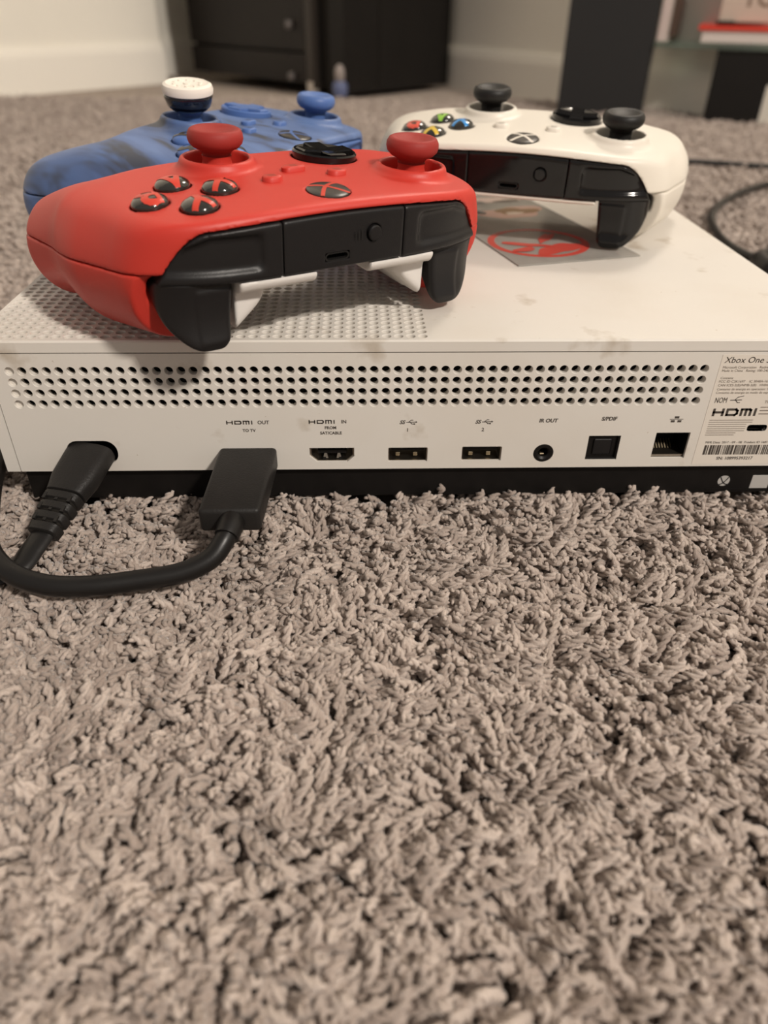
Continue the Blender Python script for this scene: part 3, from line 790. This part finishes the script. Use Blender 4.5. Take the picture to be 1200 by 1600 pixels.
def surface_nets(fn, bounds, h):
    (x0, x1), (y0, y1), (z0, z1) = bounds
    gx = np.arange(x0, x1 + h, h, dtype=np.float32); gy = np.arange(y0, y1 + h, h, dtype=np.float32); gz = np.arange(z0, z1 + h, h, dtype=np.float32)
    X, Y, Z = np.meshgrid(gx, gy, gz, indexing='ij')
    F = fn(X, Y, Z).astype(np.float32)
    ins = F < 0
    nx, ny, nz = F.shape
    cnt = np.zeros((nx - 1, ny - 1, nz - 1), np.float32); acc = np.zeros((3, nx - 1, ny - 1, nz - 1), np.float32)
    sl = lambda n, o: slice(o, n - 1 + o)
    for ax in range(3):
        o1 = [a for a in range(3) if a != ax]
        for p in (0, 1):
            for q_ in (0, 1):
                ia = [0, 0, 0]; ia[o1[0]] = p; ia[o1[1]] = q_; ib = list(ia); ib[ax] = 1
                sa = tuple(sl(n, o) for n, o in zip(F.shape, ia)); sb = tuple(sl(n, o) for n, o in zip(F.shape, ib))
                cr = ins[sa] != ins[sb]
                fa, fb = F[sa], F[sb]
                den = fa - fb; t = np.where(cr, fa / np.where(np.abs(den) < 1e-12, 1, den), 0)
                cnt += cr
                acc[ax] += np.where(cr, t, 0); acc[o1[0]] += np.where(cr, p, 0); acc[o1[1]] += np.where(cr, q_, 0)
    act = cnt > 0
    idx = np.full(act.shape, -1, np.int64); n = int(act.sum()); idx[act] = np.arange(n)
    ci_ = np.argwhere(act).astype(np.float32)
    V = np.stack([acc[a][act] / cnt[act] for a in range(3)], 1) + ci_
    V = V * h + np.array([gx[0], gy[0], gz[0]], np.float32)
    faces = []
    for ax in range(3):
        u, v = [(1, 2), (2, 0), (0, 1)][ax]
        s0 = [slice(1, -1)] * 3; s0[ax] = slice(0, -1); s1 = list(s0); s1[ax] = slice(1, None)
        a, b = ins[tuple(s0)], ins[tuple(s1)]
        e = np.argwhere(a != b)
        inside_first = a[a != b]
        base_ = e.copy()
        for k in range(3):
            if k != ax: base_[:, k] += 1
        def cell(du, dv):
            c = base_.copy(); c[:, u] -= du; c[:, v] -= dv; return idx[c[:, 0], c[:, 1], c[:, 2]]
        qd = np.stack([cell(1, 1), cell(0, 1), cell(0, 0), cell(1, 0)], 1)
        qd[~inside_first] = qd[~inside_first][:, ::-1]
        faces.append(qd)
    Fc = np.concatenate(faces)
    # pull the vertices onto the true surface
    V = V.astype(np.float64)
    for _ in range(2):
        ee = 0.05; f0 = fn(V[:, 0], V[:, 1], V[:, 2])
        g = np.stack([(fn(V[:, 0] + ee * (k == 0), V[:, 1] + ee * (k == 1), V[:, 2] + ee * (k == 2)) - f0) / ee for k in range(3)], 1)
        st = g * (f0 / np.maximum((g * g).sum(1), 0.05))[:, None]
        ln = np.linalg.norm(st, axis=1, keepdims=True); st *= np.minimum(1, 0.35 * h / np.maximum(ln, 1e-9))
        V -= st
    return V, Fc
CZ = 46.0   # controller origin sits this far below its face plate
def np_mesh(name, V, Fc):
    me = bpy.data.meshes.new(name)
    me.vertices.add(len(V)); me.vertices.foreach_set('co', ((V + np.array([0, 0, CZ])) * S).astype(np.float32).ravel())
    me.loops.add(len(Fc) * 4); me.loops.foreach_set('vertex_index', Fc.astype(np.int32).ravel())
    me.polygons.add(len(Fc)); me.polygons.foreach_set('loop_start', np.arange(0, len(Fc) * 4, 4, dtype=np.int32))
    me.update(calc_edges=True); me.validate()
    me.polygons.foreach_set('use_smooth', [True] * len(me.polygons))
    me.set_sharp_from_angle(angle=math.radians(48))
    return me
H_ = 0.65
CM = {}
CM['top'] = np_mesh('top_shell', *surface_nets(f_top, ((-80, 80), (-62, 46), (-30, 5)), H_))
def both(key, name, fn, bnd, h=H_):
    V, Fc = surface_nets(fn, bnd, h)
    CM[key + 'R'] = np_mesh(name, V, Fc)
    V2 = V.copy(); V2[:, 0] *= -1; CM[key + 'L'] = np_mesh(name, V2, Fc[:, ::-1])
both('grip', 'grip_panel', f_grip, ((40, 80), (-62, 44), (-50, -14)))
both('bump', 'bumper', f_bside, ((19, 63), (20, 44), (-23, -1)), 0.5)
both('trig', 'trigger', trig, ((33, 63), (14, 44), (-46, -17)), 0.5)
CM['back'] = np_mesh('back_shell', *surface_nets(f_back, ((-44, 44), (-44, 42), (-44, -14)), H_))
CM['back_plain'] = np_mesh('back_shell', *surface_nets(f_back_plain, ((-44, 44), (-44, 42), (-44, -14)), H_))
CM['mid'] = np_mesh('bumper_bridge', *surface_nets(f_bmid, ((-22.5, 22.5), (20, 44), (-23, -1)), 0.5))

def ztf(x, y): return float(ztop(np.array(float(x)), np.array(float(y))))
def frame_at(x, y, dz=0.0):
    """matrix of a small piece sitting on the face plate at x, y, standing along the plate's normal"""
    e = 0.5; n = Vector((-(ztf(x + e, y) - ztf(x - e, y)) / (2 * e), -(ztf(x, y + e) - ztf(x, y - e)) / (2 * e), 1)).normalized()
    xa = Vector((0, 1, 0)).cross(n).normalized(); ya = n.cross(xa)
    m = Matrix((xa, ya, n)).transposed().to_4x4(); m.translation = Vector((x, y, ztf(x, y) + CZ + dz)) * S
    return m
# little shared meshes
def dome_mesh(r, h, z0=-4.0):
    m = MB(); prof = [(r, z0), (r, 0.0)] + [(r * math.cos(a), h * math.sin(a)) for a in np.linspace(0.12, 1.35, 7)]
    m.lathe(prof, 28); return m
BTN = dome_mesh(5.35, 2.3).mesh('face_button', smooth=True, angle=50)
def dome_z(x, y, r=5.35, h=2.3):
    q_ = 1 - (x * x + y * y) / (r * r); return h * math.sqrt(max(q_, 0.0)) 
def letter_mesh(ch, size=10.6):
    vs, fs = text_geo(ch, size, bold=0.28)
    cx_ = (min(p[0] for p in vs) + max(p[0] for p in vs)) / 2; cy_ = (min(p[1] for p in vs) + max(p[1] for p in vs)) / 2
    hh = max(p[1] for p in vs) - cy_; kk = 5.25 / hh
    vs = [((p[0] - cx_) * kk, (p[1] - cy_) * kk, 0) for p in vs]
    vs = [(p[0] * min(1, 5.27 / max(math.hypot(p[0], p[1]), 1e-6)), p[1] * min(1, 5.27 / max(math.hypot(p[0], p[1]), 1e-6)), 0) for p in vs]
    bm = bmesh.new(); bv = [bm.verts.new(p) for p in vs]
    for f in fs:
        try: bm.faces.new([bv[i] for i in f])
        except ValueError: pass
    bmesh.ops.triangulate(bm, faces=bm.faces[:])
    for _ in range(4): bmesh.ops.subdivide_edges(bm, edges=[e_ for e_ in bm.edges if e_.calc_length() > 0.7], cuts=1, use_grid_fill=True)
    bmesh.ops.triangulate(bm, faces=bm.faces[:])
    m = MB(); bm.verts.index_update()
    m.add([(v.co.x, v.co.y, dome_z(v.co.x, v.co.y) + 0.13) for v in bm.verts], [[v.index for v in f.verts] for f in bm.faces]); bm.free()
    return m.mesh('letter', smooth=True)
LET = {c: letter_mesh(c) for c in 'ABXY'}
STICK_CAP = MB().lathe([(4.4, 1.0), (4.5, 2.6), (5.3, 3.5), (7.2, 4.4), (8.4, 5.6), (8.8, 7.0), (8.65, 8.3), (8.0, 9.4), (7.2, 9.8), (6.2, 9.4), (4.5, 8.7), (2, 8.3), (0.3, 8.2)], 40).mesh('cap', smooth=True, angle=60)
STICK_STEM = MB().lathe([(9.6, -5.6), (9.2, -4.2), (8.0, -2.6), (6.2, -1.6), (4.9, -0.9), (4.5, 0.5), (4.7, 2.0)], 32).mesh('stem', smooth=True, angle=60)
STICK_PLAIN = MB().lathe([(4.6, 1.0), (5.0, 3.2), (6.6, 4.9), (8.5, 6.2), (8.6, 8.4), (7.6, 9.0), (0.3, 9.0)], 40).mesh('cap', smooth=True, angle=40)
TOP_CUP = MB().lathe([(7.0, 4.2), (8.6, 5.6), (9.7, 9.0), (9.5, 9.8), (0.3, 9.8)], 40).mesh('topper_cup', smooth=True, angle=40)
def topper_disc():
    m = MB().lathe([(9.0, 9.7), (9.9, 10.2), (10.1, 11.8), (9.6, 13.2), (8.4, 13.8), (7.6, 13.4), (0.3, 13.2)], 40)
    for k in range(10):
        a = 2 * PI * k / 10
        m.lathe([(0.8, 13.1), (0.75, 13.7), (0.3, 13.8)], 8, cx=5.3 * math.cos(a), cy=5.3 * math.sin(a))
    m.lathe([(1.6, 13.1), (1.5, 13.7), (0.3, 13.8)], 12)
    return m.mesh('topper_disc', smooth=True, angle=40)
TOP_DISC = topper_disc()
def dpad_meshes():
    base = MB().lathe([(11.1, -3.0), (11.1, 1.6), (10.6, 2.1), (8.0, 1.3), (0.3, 0.7)], 40).mesh('dish', smooth=True, angle=40)
    m = MB(); bm = bmesh.new()
    a, L = 3.1, 9.6
    out = [(-a, -L), (a, -L), (a, -a), (L, -a), (L, a), (a, a), (a, L), (-a, L), (-a, a), (-L, a), (-L, -a), (-a, -a)]
    n = len(out)
    ins_ = [(x * 0.93, y * 0.93) for x, y in out]
    hz = lambda x, y: 2.3 + 0.006 * (x * x + y * y)
    vs = [(x, y, -2.0) for x, y in out] + [(x, y, hz(x, y) - .5) for x, y in out] + [(x, y, hz(x, y)) for x, y in ins_] + [(0, 0, 2.1)]
    fs = [(i, (i + 1) % n, n + (i + 1) % n, n + i) for i in range(n)] + [(n + i, n + (i + 1) % n, 2 * n + (i + 1) % n, 2 * n + i) for i in range(n)] + [(2 * n + i, 2 * n + (i + 1) % n, 3 * n) for i in range(n)]
    m.add(vs, fs)
    return base, m.mesh('cross')
DISH, CROSS = dpad_meshes()
NEX_DISC = MB().lathe([(6.65, -2.5), (6.65, -0.15), (6.3, 0.12), (4, 0.3), (0.3, 0.35)], 40).mesh('disc', smooth=True, angle=40)
def nex_cross():
    m = MB()
    zf = lambda u, v: (u, v, 0.36 - 0.0055 * (u * u + v * v) + 0.05)
    for sg in (-1, 1):
        pts = [(sg * (-4.4 + 8.8 * t), 4.5 - 8.5 * t - 1.9 * math.sin(PI * t)) for t in np.linspace(0, 1, 15)]
        stroke(m, pts, 1.25, zf)
    return m.mesh('cross_lines')
NEX_X = nex_cross()
def pill(w, h, z, r):
    m = MB(); o = rrect(-w / 2, w / 2, -h / 2, h / 2, r, 6); n = len(o)
    m.add([(x, y, -2.5) for x, y in o] + [(x, y, z - .4) for x, y in o] + [(x * .86, y * .82, z) for x, y in o], [(i, (i + 1) % n, n + (i + 1) % n, n + i) for i in range(n)] + [(n + i, n + (i + 1) % n, 2 * n + (i + 1) % n, 2 * n + i) for i in range(n)] + [tuple(2 * n + i for i in range(n))])
    return m.mesh('button', smooth=True, angle=50)
PILL = pill(6.4, 5.0, 1.0, 2.4); PILLW = pill(8.0, 4.2, 1.0, 2.0)
def menu_icon():
    m = MB()
    for k in (-1, 0, 1): stroke(m, [(-1.1, k * .8), (1.1, k * .8)], 0.28, lambda u, v: (u, v, 1.04))
    return m.mesh('icon')
ICON = menu_icon()
PAIR = MB().lathe([(2.35, -2.0), (2.35, 0.7), (2.0, 1.1), (0.3, 1.15)], 24).mesh('pair_button', smooth=True, angle=40)
USB = MB()
_o = rrect(-4.2, 4.2, -1.25, 1.25, 1.2, 5); _n = len(_o)
USB.add([(x, y, 0) for x, y in _o] + [(x * .88, y * .7, 0) for x, y in _o] + [(x * .88, y * .7, -4) for x, y in _o], [(i, (i + 1) % _n, _n + (i + 1) % _n, _n + i) for i in range(_n)] + [(_n + i, _n + (i + 1) % _n, 2 * _n + (i + 1) % _n, 2 * _n + i) for i in range(_n)] + [tuple(2 * _n + i for i in range(_n))])
USB_ME = USB.mesh('charging_port')
PAIR_MARK = MB()
for k in range(3): stroke(PAIR_MARK, [(4.6 + k * 1.1, -1.3 + .25 * k), (4.6 + k * 1.1, 1.3 - .25 * k)], 0.3, lambda u, v: (u, v, 0))
PAIR_MARK = PAIR_MARK.mesh('pairing_mark')

def make_controller(label, M, t, mm, share=True, topper=False, plain_sticks=False):
    root = empty('game_controller', (0, 0, 0))
    M = Matrix(M); tv = W(*t)
    mw = M.to_4x4(); mw.translation = tv - (M @ Vector((0, 0, CZ * S)))
    root.matrix_world = mw
    tag(root, label, 'game controller', 'game controllers lying on the console')
    def P_(name, me, material, parent=root, mtx=None):
        o = link(name, me, material, parent)
        if mtx is not None: o.matrix_local = mtx
        return o
    P_('top_shell', CM['top'], mm['top'])
    for sd_ in 'RL':
        P_('grip_panel', CM['grip' + sd_], mm['grip']); P_('bumper', CM['bump' + sd_], mm['bumper'])
        P_('trigger', CM['trig' + sd_], mm['trigger'])
    P_('back_shell', CM['back' if share else 'back_plain'], mm['back'])
    br = P_('bumper_bridge', CM['mid'], mm['bridge'])
    fm = Matrix(((1, 0, 0), (0, 0, 1), (0, -1, 0))).to_4x4()       # local z looks along +y
    fm = Matrix(((-1, 0, 0), (0, 0, 1), (0, 1, 0))).to_4x4()
    k = fm.copy(); k.translation = Vector((USX, 39.3, -17.0 + CZ)) * S; P_('charging_port', USB_ME, mm['port'], br, k)
    k = fm.copy(); k.translation = Vector((PBX, 39.6, -11.4 + CZ)) * S; P_('pair_button', PAIR, mm['bridge'], br, k)
    if share:
        k = fm.copy(); k.translation = Vector((PBX, 40.22, -11.4 + CZ)) * S
        k = k @ Matrix.Rotation(PI, 4, 'Z'); P_('pairing_mark', PAIR_MARK, mm['bridge_print'], br, k)
    for i, c in enumerate((LS, RS)):
        fr = Matrix.Translation(Vector((c[0], c[1], ztf(*c) + CZ + 1.0)) * S)
        st = empty('thumbstick', (0, 0, 0)); st.parent = root; st.matrix_local = fr
        P_('stem', STICK_STEM, mm['stem'], st); P_('cap', STICK_PLAIN if plain_sticks else STICK_CAP, mm['stick'], st)
        if topper and i == 1:
            st.matrix_local = fr @ Matrix.Rotation(math.radians(5), 4, 'Y')
            P_('topper_cup', TOP_CUP, M_navy, st); P_('topper_disc', TOP_DISC, M_topper, st)
    fr = frame_at(*DPAD, dz=-0.4); dp = empty('direction_pad', (0, 0, 0)); dp.parent = root; dp.matrix_local = fr
    P_('dish', DISH, mm['dpad'], dp); P_('cross', CROSS, mm['dpad'], dp)
    for ch, dx, dy in (('B', AB, 0), ('X', -AB, 0), ('Y', 0, AB), ('A', 0, -AB)):
        fr = frame_at(ABXY[0] + dx, ABXY[1] + dy, dz=0.25)
        b_ = P_('face_button', BTN, mm['btn'][ch], root, fr); P_('letter', LET[ch], mm['letter'][ch], b_)
    fr = frame_at(0, 28.2, dz=-0.1); nx_ = P_('guide_button', NEX_DISC, mm['nex'], root, fr); P_('emblem_lines', NEX_X, mm['nexx'], nx_)
    for nm, x_, y_, me_ in (('menu_button', 11.4, 13.4, PILL), ('view_button', -11.4, 13.4, PILL)) + ((('share_button', 0, 5.2, PILLW),) if share else ()):
        b_ = P_(nm, me_, mm['small'], root, frame_at(x_, y_)); P_('icon', ICON, mm['icon'], b_)
    return root

RED_M = ((-0.855, 0.516, 0.042), (-0.518, -0.854, -0.048), (0.011, -0.063, 0.998)); RED_T = (103.16, 33.76, 46.58)
WHI_M = ((-0.957, -0.289, -0.011), (0.289, -0.951, -0.106), (0.020, -0.105, 0.994)); WHI_T = (205.07, 143.23, 46.66)
BLU_M = ((-0.469, 0.879, 0.093), (-0.883, -0.466, -0.049), (0.001, -0.105, 0.994)); BLU_T = (75.92, 126.42, 47.67)
def orth(M):
    U, _, Vt = np.linalg.svd(np.array(M)); return (U @ Vt).tolist()
def all4(m): return {c: m for c in 'ABXY'}
M_icon = mat('icon_print', (0.25, 0.10, 0.07), 0.5, 0.3)
M_icong = mat('icon_print_grey', (0.35, 0.32, 0.28), 0.5, 0.3)
make_controller('red game controller with black bumpers and red thumbsticks, nearest the console edge', orth(RED_M), RED_T,
    dict(top=M_red, grip=M_red, bumper=M_blk, trigger=M_blk, back=M_backwhite, bridge=M_blk, bridge_print=M_blkrub, port=M_blkrub, stem=M_red, stick=M_redstick,
         dpad=M_blkgloss, btn=all4(M_btn), letter=all4(M_redprint), nex=M_nexdark, nexx=M_redprint, small=M_red, icon=M_icon))
gm = lambda n, c: mat('letter_' + n, c, 0.3, 0.4, coat=0.5)
make_controller('white game controller with glossy black bumpers and coloured letter buttons', orth(WHI_M), WHI_T,
    dict(top=M_cwhite, grip=M_cwhite, bumper=M_blkgloss, trigger=M_blkgloss, back=M_cwhite, bridge=M_blkgloss, bridge_print=M_blkrub, port=M_blkrub, stem=M_blkrub, stick=M_blkrub,
         dpad=M_blkgloss, btn=all4(M_btn), letter={'A': gm('green', (0.25, 0.50, 0.06)), 'B': gm('red', (0.60, 0.08, 0.05)), 'X': gm('blue', (0.03, 0.25, 0.62)), 'Y': gm('yellow', (0.65, 0.45, 0.05))},
         nex=M_nexdark, nexx=M_cwhite, small=M_cwhite, icon=M_icong), share=False)
make_controller('blue swirl game controller with a white thumbstick topper, behind the red controller', orth(BLU_M), BLU_T,
    dict(top=M_blue, grip=M_blue, bumper=M_bluebtn, trigger=M_bluebtn, back=M_bluebtn, bridge=M_bluebtn, bridge_print=M_nexdark, port=M_blkrub, stem=M_bluebtn, stick=M_bluebtn,
         dpad=M_bluebtn, btn=all4(M_bluebtn), letter=all4(M_nexdark), nex=M_nexdark, nexx=M_bluebtn, small=M_bluebtn, icon=M_nexdark), topper=True)

# ================================================================== PRINTED SHEET UNDER THE WHITE CONTROLLER
sh_o = Vector((193.2, 79.0, 0.25)); ue = Vector((0.966, 0.257, 0)); ve = Vector((-0.257, 0.966, 0))
SH = empty('printed_sheet', W(*sh_o)); tag(SH, 'glossy grey printed sheet with a red ring emblem under the white controller', 'sheet')
def shp(u, v, z=0.0): return tuple(sh_o + ue * u + ve * v + Vector((0, 0, z)))
def spart(name, mbx, m, parent=SH): return link(name, mbx.mesh(name, sh_o), m, parent)
m = MB()
a_ = [shp(0, 0), shp(58, 0), shp(58, 128), shp(0, 128)]; b_ = [shp(0, 0, .35), shp(58, 0, .35), shp(58, 128, .35), shp(0, 128, .35)]
m.add(a_ + b_, [(3, 2, 1, 0), (4, 5, 6, 7), (0, 1, 5, 4), (1, 2, 6, 5), (2, 3, 7, 6), (3, 0, 4, 7)])
spart('card', m, mat('glossy_grey_card', (0.36, 0.34, 0.31), 0.12, 0.5, var=0.35, vscale=45))
def blob(u0, v0, a, b, z, seed, ang=0.0, n=28, am=0.18):
    r = random.Random(seed); ph = [r.uniform(0, 6.28) for _ in range(4)]; mm = MB()
    pts_ = []
    for i in range(n):
        t = 2 * PI * i / n; k = 1 + am * math.sin(2 * t + ph[0]) + am * .7 * math.sin(3 * t + ph[1]) + am * .5 * math.sin(5 * t + ph[2])
        x_, y_ = a * k * math.cos(t), b * k * math.sin(t)
        pts_.append(shp(u0 + x_ * math.cos(ang) - y_ * math.sin(ang), v0 + x_ * math.sin(ang) + y_ * math.cos(ang), z))
    mm.add(pts_, [tuple(range(n))]); return mm
M_rp = mat('sheet_red_ink', (0.62, 0.07, 0.05), 0.2, 0.5)
m = MB(); n = 48; cu_, cv_, R0, R1 = 23.5, 29.5, 23.0, 19.8
for i in range(n):
    a0, a1 = 2 * PI * i / n, 2 * PI * (i + 1) / n
    m.quad(shp(cu_ + R0 * math.cos(a0), cv_ + R0 * math.sin(a0), .42), shp(cu_ + R0 * math.cos(a1), cv_ + R0 * math.sin(a1), .42), shp(cu_ + R1 * math.cos(a1), cv_ + R1 * math.sin(a1), .42), shp(cu_ + R1 * math.cos(a0), cv_ + R1 * math.sin(a0), .42))
spart('red_ring', m, M_rp)
for (u, v, a, b, s_, an) in ((29, 18, 12, 6.5, 3, .3), (17, 27, 11, 2.8, 4, -.5), (30, 35, 9, 2.6, 5, .9), (12, 20, 7, 2.4, 6, .2)):
    spart('red_brush_mark', blob(u, v, a, b, .46 + .04 * (s_ - 2), s_, an), M_rp)
for (u, v, a, b, s_, an, c) in ((36, 84, 16, 12, 8, .2, (0.55, 0.36, 0.30)), (39, 86, 11, 6.5, 9, .1, (0.26, 0.15, 0.07)), (36, 82, 5, 2.5, 10, .3, (0.62, 0.50, 0.40)), (17, 88, 4.5, 4, 11, 0, (0.07, 0.06, 0.06)),
                             (30, 112, 20, 6, 12, .05, (0.66, 0.52, 0.46)), (24, 108, 6, 3, 13, 0, (0.20, 0.20, 0.19)), (44, 108, 7, 3, 14, 0, (0.22, 0.18, 0.15))):
    z_ = .42 + .03 * (s_ - 8)
    spart('printed_figure', blob(u, v, a, b, z_, s_, an), mat('sheet_ink_%d' % s_, c, 0.2, 0.5))

# ================================================================== BACKGROUND FURNITURE
def obox(m, o, ux, uy, u0, u1, v0, v1, z0, z1):
    P_ = lambda u, v, z: (o[0] + ux[0] * u + uy[0] * v, o[1] + ux[1] * u + uy[1] * v, z)
    vs = [P_(u, v, z) for u in (u0, u1) for v in (v0, v1) for z in (z0, z1)]
    fs = [(0, 1, 3, 2), (4, 6, 7, 5), (0, 4, 5, 1), (2, 3, 7, 6), (0, 2, 6, 4), (1, 5, 7, 3)]
    if ux[0] * uy[1] - ux[1] * uy[0] < 0: fs = [f[::-1] for f in fs]
    m.add(vs, fs)
M_furn = mat('black_furniture', (0.009, 0.0075, 0.0065), 0.5, 0.3, var=0.2, vscale=20)
M_furn2 = mat('black_drawer_front', (0.014, 0.011, 0.0095), 0.45, 0.3, var=0.2, vscale=20)
M_knob = mat('grey_knob', (0.11, 0.095, 0.088), 0.35, 0.5)
# drawer unit: front runs from back-left to front-right
GZ = -60.0
do = (52, 1398); dux = Vector((-0.70, 0.714)); duy = Vector((0.714, 0.70))
dr_ = empty('drawer_unit', W(do[0], do[1], GZ)); tag(dr_, 'black drawer unit with small grey knobs in the room corner', 'drawer unit')
def dpart(name, mbx, m, parent=dr_): return link(name, mbx.mesh(name, (do[0], do[1], GZ)), m, parent)
m = MB(); obox(m, do, dux, duy, 0, 400, 8, 300, GZ + 8, 620); dpart('carcass', m, M_furn)
for i, (z0, zh, zk) in enumerate(((GZ + 8, 48, 10), (GZ + 62, 84, 40), (GZ + 152, 84, 40), (GZ + 242, 84, 40))):
    m = MB(); obox(m, do, dux, duy, 26, 398, -6, 10, z0, z0 + zh); dw = dpart('drawer', m, M_furn2)
    m = MB(); c = Vector(do) + dux * 62 - duy * 12
    m.lathe([(3, -7), (6.5, -6), (7.5, 0), (6.5, 6), (3, 7)], 16, c.x, c.y, z0 + zk); dpart('knob', m, M_knob, dw)
m = MB(); obox(m, do, dux, duy, 2, 22, -8, 10, GZ, 620); dpart('side_post', m, mat('dark_brown_post', (0.035, 0.028, 0.023), 0.4, 0.4))
m = MB(); obox(m, do, dux, duy, 4, 18, -10, 6, GZ - 6, GZ + 12); dpart('foot', m, mat('pale_foot', (0.5, 0.44, 0.38), 0.5, 0.4))
# dark cabinet to the right, its corner nearest
co_ = (104, 1352); cux = Vector((0.714, 0.70)); cuy = Vector((-0.70, 0.714))
cb = empty('black_cabinet', W(co_[0], co_[1], GZ)); tag(cb, 'tall matte black cabinet standing right of the drawer unit', 'cabinet')
def cbpart(name, mbx, m, parent=cb): return link(name, mbx.mesh(name, (co_[0], co_[1], GZ)), m, parent)
m = MB(); obox(m, co_, cux, cuy, 0, 300, 0, 40, GZ - 4, 640); cbpart('side_panel', m, M_furn)
m = MB(); obox(m, co_, cux, cuy, 92, 96, -1.5, 1, GZ, 640); cbpart('panel_seam', m, M_inside)
m = MB(); obox(m, co_, cux, cuy, 4, 296, 40, 62, GZ, 640); cbpart('back_panel', m, M_inside)
# small bottle standing by the cabinet
fo = (96, 1325)
fg = empty('small_bottle', W(fo[0], fo[1], GZ)); tag(fg, 'small grey and blue bottle standing before the black cabinet', 'bottle')
m = MB(); m.lathe([(13, -4), (14, 2), (14, 14), (11, 18), (9, 20)], 20, fo[0], fo[1], GZ); link('blue_body', m.mesh('blue_body', (fo[0], fo[1], GZ), True, 40), mat('dull_blue_plastic', (0.10, 0.12, 0.22), 0.4, 0.4), fg)
m = MB(); m.lathe([(7, 19), (9, 24), (9.5, 34), (7, 42), (3, 46)], 20, fo[0], fo[1], GZ); link('grey_top', m.mesh('grey_top', (fo[0], fo[1], GZ), True, 40), mat('dull_grey_plastic', (0.28, 0.24, 0.22), 0.4, 0.4), fg)

# television stand: grey upright, black leg and a glass shelf
to = (449, 1110); tux = Vector((0.91, -0.41)).normalized(); tuy = Vector((0.41, 0.91)).normalized()
tv = empty('television_stand', W(to[0], to[1], GZ)); tag(tv, 'dark grey stand with a thin glass shelf in front of the wall', 'stand')
def tpart(name, mbx, m, parent=tv): return link(name, mbx.mesh(name, (to[0], to[1], GZ)), m, parent)
M_slab = mat('dark_grey_panel', (0.024, 0.0235, 0.024), 0.5, 0.35)
m = MB(); obox(m, to, tux, tuy, 0, 131, 0, 25, GZ - 3, 640); tpart('upright_panel', m, M_slab)
m = MB(); obox(m, to, tux, tuy, 223, 345, 0, 60, GZ - 3, 30); tpart('leg', m, M_furn)
M_glass = bpy.data.materials.new('green_tinted_glass'); M_glass.use_nodes = True
gb = M_glass.node_tree.nodes['Principled BSDF']; gb.inputs['Base Color'].default_value = (0.55, 0.68, 0.60, 1); gb.inputs['Transmission Weight'].default_value = 0.9; gb.inputs['Roughness'].default_value = 0.08; gb.inputs['IOR'].default_value = 1.3
m = MB(); obox(m, to, tux, tuy, 133, 620, -6, 180, 30.2, 38); tpart('glass_shelf', m, M_glass)

def thing_box(name, label, cat): 
    e_ = empty(name, W(to[0], to[1], 38)); tag(e_, label, cat); return e_
bk = thing_box('book', 'thick white book with a bright red cover lying on glass shelf', 'book')
def kpart(name, mbx, m, parent): return link(name, mbx.mesh(name, (to[0], to[1], 38)), m, parent)
m = MB(); obox(m, to, tux, tuy, 196, 420, 6, 150, 38.2, 53); kpart('pages', m, mat('page_paper', (0.66, 0.57, 0.53), 0.7, 0.3), bk)
M_redcov = mat('red_cover', (0.60, 0.045, 0.025), 0.45, 0.4)
m = MB(); obox(m, to, tux, tuy, 190, 424, 2, 154, 53, 59); kpart('cover', m, M_redcov, bk)
bx_ = thing_box('cardboard_box', 'beige lettered box resting on the red book', 'box')
m = MB(); obox(m, to, tux, tuy, 214, 400, 20, 140, 63.5, 140); kpart('carton', m, mat('beige_carton', (0.52, 0.42, 0.35), 0.6, 0.3), bx_)
m = MB()
for u_ in (212, 298):
    m = MB(); obox(m, to, tux, tuy, u_, u_ + 24, 12, 50, 59.1, 64.5); kpart('foot', m, M_inside, bx_)
m = MB(); fnb = lambda u, v: tuple((Vector(to) + tux * u + tuy * 19.7).to_tuple()) + (v,)
put_text(m, '1OOI', 34, lambda u, v: fnb(282 + u, 92 + v), bold=0.6); kpart('lettering', m, mat('brown_print', (0.20, 0.14, 0.10), 0.6, 0.3), bx_)
fr_ = thing_box('picture_frame', 'slim upright frame with brown edge beside the grey panel', 'frame')
m = MB(); obox(m, to, tux, tuy, 134, 146, 10, 130, 38.1, 300); kpart('pale_face', m, mat('pale_pink_card', (0.62, 0.50, 0.46), 0.6, 0.3), fr_)
m = MB(); obox(m, to, tux, tuy, 150, 158, 8, 130, 44, 300); kpart('brown_edge', m, mat('brown_wood', (0.075, 0.045, 0.032), 0.5, 0.4), fr_)
m = MB(); obox(m, to, tux, tuy, 146, 150, 10, 130, 38.1, 300); kpart('backing', m, mat('pale_card', (0.5, 0.43, 0.38), 0.6, 0.3), fr_)

# thin cables lying on the carpet to the right
def cable(label, pts_, r, name='thin_cable'):
    m = MB(); m.tube(pts_, r, n=10); c = Vector(pts_[0])
    o = link(name, m.mesh(name, c, True), M_cable); o.location = W(*c); tag(o, label, 'cable'); return o
cable('thin black cable running straight across carpet behind the white controller', [(330, 700, -57), (430, 668, -57), (503, 647, -56.5), (571, 624, -57), (680, 585, -57), (860, 540, -57)], 3.0)
cable('thin black cable looped on the carpet right of the console', [(408, 268, -56), (396, 300, -55), (401, 345, -55.5), (420, 405, -56), (455, 460, -56), (500, 508, -56), (545, 538, -56), (640, 560, -56.5), (760, 540, -57)], 3.2)
cable('thick black cable end lying against the right side of the console', [(398, 250, -54), (402, 275, -54), (440, 284, -55), (520, 288, -56), (640, 280, -57)], 6.5)
